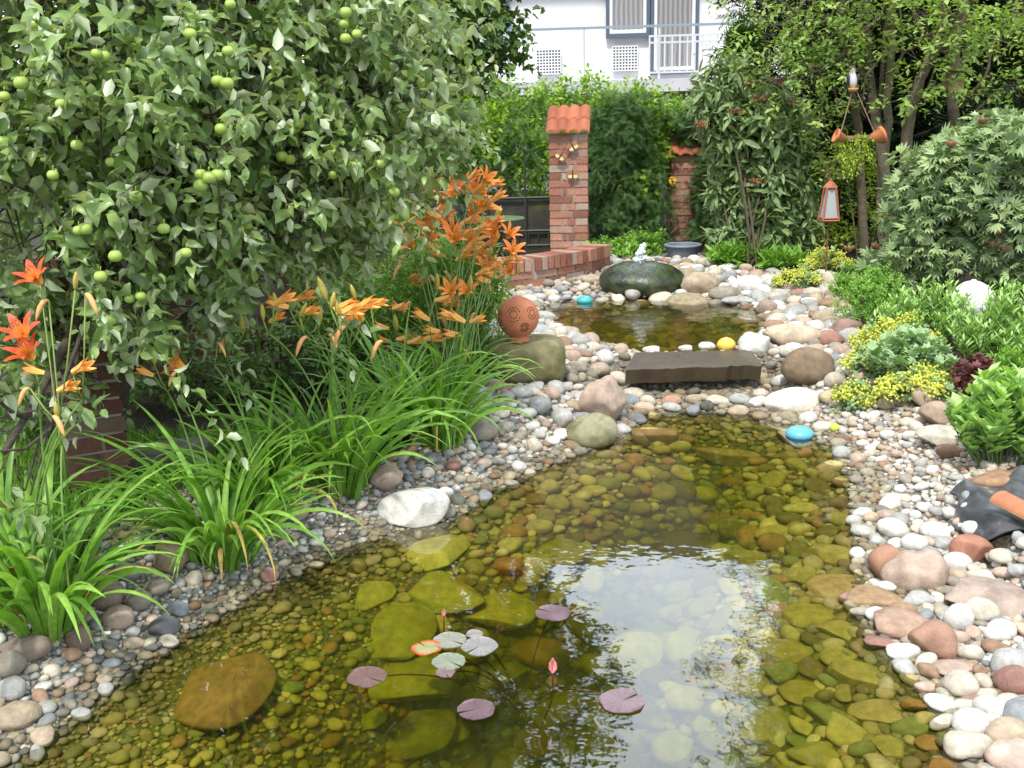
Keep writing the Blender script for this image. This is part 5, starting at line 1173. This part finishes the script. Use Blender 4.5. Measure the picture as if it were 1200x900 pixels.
# ------------------------------------------------------------------ daylilies
BLADE = m_leaf('daylily_blade', (.08, .20, .02), (.26, .46, .08), rough=.4, transl=.35, spec=.4)
DRYM = m_leaf('dry_daylily_blade', (.30, .20, .07), (.50, .42, .10), rough=.7, transl=.2)
def blades(mb, base, n, L, rng, width=.018, arch=1.0, lean=(0, 0), spreadr=.10):
    for k in range(n):
        an = rng.uniform(0, 6.28); l_ = L*rng.uniform(.55, 1.1); e0 = rng.uniform(R_(58), R_(86)); bend = rng.uniform(.9, 2.3)*arch
        d2 = np.array([math.cos(an)+lean[0], math.sin(an)+lean[1]]); d2 /= np.linalg.norm(d2)+1e-9
        m_ = 11; el = e0; p_ = base+np.array([*(d2*rng.uniform(0, spreadr)), -.02]); pts = [p_]; dirs = []
        for s_ in range(m_-1):
            t_ = s_/(m_-1); el_ = e0-bend*t_**1.5; v_ = np.array([d2[0]*math.cos(el_), d2[1]*math.cos(el_), math.sin(el_)]); p_ = p_+v_*l_/(m_-1)
            g_ = -.02
            pts.append(p_)
        pts = np.array(pts); tt = np.linspace(0, 1, m_); w_ = width*rng.uniform(.75, 1.2)*np.minimum(1, 1.15*(1-tt**3.5))*np.minimum(1, .7+tt*2); w_[-1] = .0006
        side = np.array([-d2[1], d2[0], 0]); tw = rng.normal()*.5; T_ = np.gradient(pts, axis=0); T_ = nrm(T_); nn = nrm(np.cross(side, T_)); 
        sd_ = nrm(side*math.cos(tw)+nn*math.sin(tw))
        Lf = pts+sd_*w_[:, None]/2+nn*w_[:, None]*.22; Rg = pts-sd_*w_[:, None]/2+nn*w_[:, None]*.22
        V = np.vstack([Lf, pts, Rg]); F = []
        for s_ in range(m_-1): F += [(s_, s_+1, m_+s_+1, m_+s_), (m_+s_, m_+s_+1, 2*m_+s_+1, 2*m_+s_)]
        mb.add(V, np.array(F), np.full(3, rng.uniform(0, 1)))
PET = m_attr('daylily_petal', .5, .12, 12, 40, .05, .001, spec=.3)
def flower(P, D, s_, kind, parent, stemm):
    """open star, half closed trumpet, bud or wilted bloom"""
    D = nrm(np.array(D, float)); rf_ = np.array([0, 0, 1.]) if abs(D[2]) < .9 else np.array([1., 0, 0]); A_ = nrm(np.cross(D, rf_)); B_ = np.cross(D, A_); mb = MB()
    if kind in ('open', 'half'):
        op = 1.0 if kind == 'open' else .38
        for k in range(6):
            a_ = k*math.pi/3+.2; rd = A_*math.cos(a_)+B_*math.sin(a_); sd_ = np.cross(D, rd); wmul = 1.0 if k % 2 else .7; V = []; C_ = []
            m_ = 8
            for q in range(m_):
                t_ = q/(m_-1); rad = op*(.06+.62*t_**1.7)*s_+.06*s_; ax = s_*(.95*t_-.28*op*t_**3)*(1.15 if kind == 'half' else 1); w_ = s_*.165*wmul*math.sin(math.pi*min(1, .12+t_*.86))**.7*(1 if kind == 'open' else .8)
                c0 = P+D*ax+rd*rad; base = np.array((.88, .45, .08))*(1-min(1, t_*1.8))+np.array((.86, .25, .045) if P[1] > 3.4 else (.72, .07, .025))*min(1, t_*1.8)
                if kind == 'half': base = np.array((.90, .56, .16))*(1-t_)+np.array((.86, .33, .06))*t_
                for s3, lift in ((-1, .12), (0, 0), (1, .12)): V.append(c0+sd_*w_*s3+(D*.3-rd*.4)*w_*lift); C_.append(base*(1.12 if s3 else .9))
            F = [(q*3+e_, q*3+e_+1, q*3+e_+4, q*3+e_+3) for q in range(m_-1) for e_ in (0, 1)]; mb.add(V, F, np.array(C_))
        if kind == 'open':
            for k in range(5):
                a_ = k*1.257; e_ = P+D*s_*.8+(A_*math.cos(a_)+B_*math.sin(a_))*s_*.14; mb.tube([P+D*.1*s_, e_], .0012, 4, (.7, .35, .05)); V, F = ico(1); mb.add(V*.003+e_, F, (.15, .07, .02))
    elif kind == 'bud':
        t_ = np.linspace(0, 1, 8); mb.tube(P+D*t_[:, None]*s_*.9, s_*np.array([.04, .08, .11, .13, .13, .11, .08, .02]), 8, (.42, .34, .07))
    else:
        t_ = np.linspace(0, 1, 9)[:, None]; pts = P+D*t_*s_*.55+np.array([0, 0, -1.])*t_**2*s_*.9; mb.tube(pts, s_*np.array([.04, .06, .085, .10, .09, .10, .085, .06, .02]), 8, (.68, .36, .14))
    mb.build({'open': 'flower', 'half': 'flower', 'bud': 'bud', 'wilt': 'wilted_flower'}[kind], PET, parent, True)
def daylily(base_px, nblade, L, label, flowers, seed, Yf=None, width=.018, lean=(0, 0), arch=1.0, off=0, ballpx=None, spreadr=.10):
    rng = np.random.default_rng(seed); base = gp(*base_px); root = empty('daylily', base, label, 'daylily')
    mb = MB(); blades(mb, base, nblade, L, rng, width, arch, lean, spreadr)
    mb.build('leaves', BLADE, root)
    dm = MB(); blades(dm, base, max(4, nblade//14), L*.75, rng, width*.8, 1.7, lean, spreadr); dm.build('dry_leaves', DRYM, root)
    # group flowers by scape: every 3 flowers share one scape
    if flowers:
        fl = sorted(flowers, key=lambda f: (round(f[0]/45), f[1])); 
        for k in range(0, len(fl), 3):
            grp = fl[k:k+3]; Yk = (Yf or base[1])+rng.uniform(-.2, .2); pos = [at(f[0], f[1], Yk+rng.uniform(-.05, .05)) for f in grp]
            node = np.mean(pos, 0)+np.array([rng.normal()*.02, .01, -.09]); node[2] = min(node[2], min(p_[2] for p_ in pos)-.03)
            sc = MB(); b2 = base+np.array([rng.normal()*.05, rng.normal()*.05, 0]); t_ = np.linspace(0, 1, 10)[:, None]
            cp = np.array([b2[0]*.75+node[0]*.25, b2[1]*.75+node[1]*.25, node[2]*.75+b2[2]*.25]); pts = (1-t_)**2*b2+2*t_*(1-t_)*cp+t_**2*node
            sc.tube(pts, np.linspace(.0045, .003, 10), 6, (.14, .24, .05))
            for f, p_ in zip(grp, pos): sc.tube([node, (node+p_)/2+np.array([0, 0, -.01]), p_], .0025, 5, (.20, .28, .06))
            sc.build('flower_stem', m_stem, root, True)
            for f, p_ in zip(grp, pos):
                kd = f[2]; s_ = (f[3] if len(f) > 3 else .085)*(1.0 if base[1] < 3.2 else 1.2)
                if kd == 'open': D = (rng.normal()*.35, -.55, .75)
                elif kd == 'half': D = (rng.choice([-1, 1, 1])*.9, -.3, .35+rng.normal()*.15)
                elif kd == 'bud': D = (rng.normal()*.4, -.1, 1)
                else: D = (rng.choice([-1, 1])*.5, -.3, .2)
                flower(p_, D, s_, kd, root, None)
    return root
m_stem = m_attr('flower_stem', .5, .1)
EXTRA = []
_rg = random.Random(5)
while len(EXTRA) < 34:
    u, v = _rg.uniform(470, 605), _rg.uniform(210, 335)
    if (u-590)/60 < (v-255)/45+1 and u+v*.55 > 590 and u-v*.35 < 505: EXTRA.append((u, v, _rg.choice(['half', 'half', 'open', 'wilt', 'half']), .08))
EXTRA2 = [(_rg.uniform(440, 560), _rg.uniform(338, 402), _rg.choice(['half', 'half', 'half', 'wilt', 'bud']), .075) for _ in range(12)]
EXTRA3 = [(_rg.uniform(300, 440), _rg.uniform(340, 385), _rg.choice(['half', 'half', 'bud', 'wilt']), .062) for _ in range(9)]
daylily((55,735), 90, .72, 'leftmost daylily clump with three red orange open blooms', [(47,332,'open',.085),(30,397,'open',.085),(38,420,'open',.085),(52,437,'half',.06),(85,436,'half',.075),(68,458,'half',.075),(68,492,'bud',.07),(57,352,'wilt'),(100,345,'wilt'),(88,340,'bud',.06),(35,455,'wilt',.07),(62,488,'wilt',.08),(12,600,'bud',.05)], 91, Yf=2.95, width=.027, arch=1.1)
daylily((5,690), 50, .62, 'daylily leaves at the left picture edge', [], 92, width=.024)
daylily((262,655), 95, .72, 'middle daylily clump with one small red bloom', [(216,432,'open',.075),(180,440,'half',.06),(208,436,'wilt',.06),(181,428,'bud',.05)], 93, Yf=3.5, width=.023, arch=1.05)
daylily((310,600), 60, .66, 'daylily foliage between the middle and the large clump', [(257,385,'bud',.06),(268,395,'wilt',.07),(255,402,'wilt',.06),(285,392,'bud')], 94, width=.020)
daylily((400,575), 110, .74, 'large daylily clump with orange blooms under the apple branches', [(322,356,'half',.075),(345,352,'half',.08),(338,360,'half',.075),(352,368,'half',.07),(392,362,'half',.08),(395,368,'half'),(424,375,'open',.08),(383,352,'bud'),(360,395,'wilt'),(405,383,'wilt'),(372,385,'bud'),(448,400,'wilt'),(415,362,'half'),(385,392,'wilt',.07)]+EXTRA3, 95, Yf=3.75, width=.022)
daylily((350,560), 70, .6, 'daylily foliage behind the large clump', [], 96, width=.016)
daylily((515,520), 120, .62, 'daylily clump beside the grey brown boulder with drooping leaves', [(465,398,'half'),(478,402,'half'),(497,398,'half'),(540,392,'half'),(503,375,'half'),(520,358,'half'),(530,345,'open'),(548,345,'open'),(510,352,'half'),(535,370,'half'),(545,377,'half'),(458,408,'wilt'),(447,418,'wilt'),(515,372,'wilt'),(512,340,'bud'),(465,388,'bud'),(543,410,'wilt',.06)]+EXTRA2, 97, Yf=5.2, width=.021, lean=(-.3, -.2))
daylily((470,500), 80, .66, 'daylily foliage behind the drooping clump', [], 98, width=.016)
daylily((535,465), 90, .58, 'tallest daylily clump with a mass of orange blooms below the apple branches',
  [(499,230,'open',.1),(505,222,'open'),(520,240,'open'),(537,225,'open'),(545,222,'open'),(552,232,'half'),(560,226,'open'),(566,214,'open'),(575,236,'half'),(566,242,'open'),(583,278,'open',.11),(540,262,'half'),(525,258,'open'),(513,252,'half'),(550,252,'open'),(485,290,'open'),(503,285,'open'),(515,290,'half'),(532,285,'open',.1),(547,290,'half'),(563,290,'half'),(563,303,'open'),(585,310,'half'),(600,298,'open'),(597,290,'wilt'),(568,316,'open'),(583,325,'half'),(522,300,'half'),(475,300,'wilt'),(470,312,'wilt'),(555,270,'half'),(572,262,'half'),(508,268,'open'),(535,305,'half'),(567,330,'wilt'),(580,258,'bud'),(500,258,'bud'),(528,275,'open'),(560,280,'wilt')]+EXTRA, 99, Yf=5.6, width=.016, lean=(-.6, -.2))
bush('feathery_perennial', 'fine leaved green perennial under the mass of orange blooms', 'plant', gp(545, 440), [BL(545,340,5.9,(.20,.2,.28)),BL(500,340,5.9,(.28,.2,.28)),BL(560,400,5.8,(.13,.15,.16)),BL(575,340,5.8,(.07,.1,.15)),BL(420,370,5.6,(.3,.2,.25))], BOX_L, [dict(nsprig=900, nleaf=10, lsize=.05, T=T_LONG, splen=.14, droop=-.1, upb=.6, shell=.2)], 79, stems=14, sr=.004)

bush('shade_shrub', 'dark leafy shrub in the shade in front of the brick garden wall', 'shrub', gp(330, 470), [BL(250,430,5.2,(.35,.2,.22)),BL(380,420,5.4,(.45,.2,.25)),BL(150,420,5.0,(.2,.15,.3)),BL(470,420,5.9,(.3,.2,.3)),BL(60,470,4.6,(.25,.2,.3))], MAPLE_L, [dict(nsprig=620, nleaf=8, lsize=.05, T=T_OVAL, splen=.15, droop=.1, upb=.3, shell=.2)], 104, stems=10, sr=.005)
# lawn seen behind the left clumps
mb = MB(); rng = np.random.default_rng(101); n = 9000; c1, c2 = gp(150, 590), gp(60, 640)
XY = np.c_[rng.uniform(-2.6, -1.0, n), rng.uniform(3.0, 4.6, n)]; keep = sdf(XY, BANK) > .0; XY = XY[keep]; n = len(XY)
P = np.c_[XY, height(XY)-.005]; leafset(mb, P, np.c_[rng.normal(size=(n, 2))*.35, np.ones(n)], rng.normal(size=(n, 3)), rng.uniform(.04, .08, n), (np.array([(0,-.05,0),(0,.05,0),(.6,.03,.03),(1,0,.15)]), np.array([(0,2,1),(0,3,2)])), rng.uniform(0, .5, n))
tag(mb.build('lawn_grass', BLADE), 'dark green grass growing in the shade behind the daylilies', 'grass', None, 'stuff')
print('total objects', len(bpy.data.objects), 'faces', sum(len(o.data.polygons) for o in bpy.data.objects if o.type == 'MESH'))
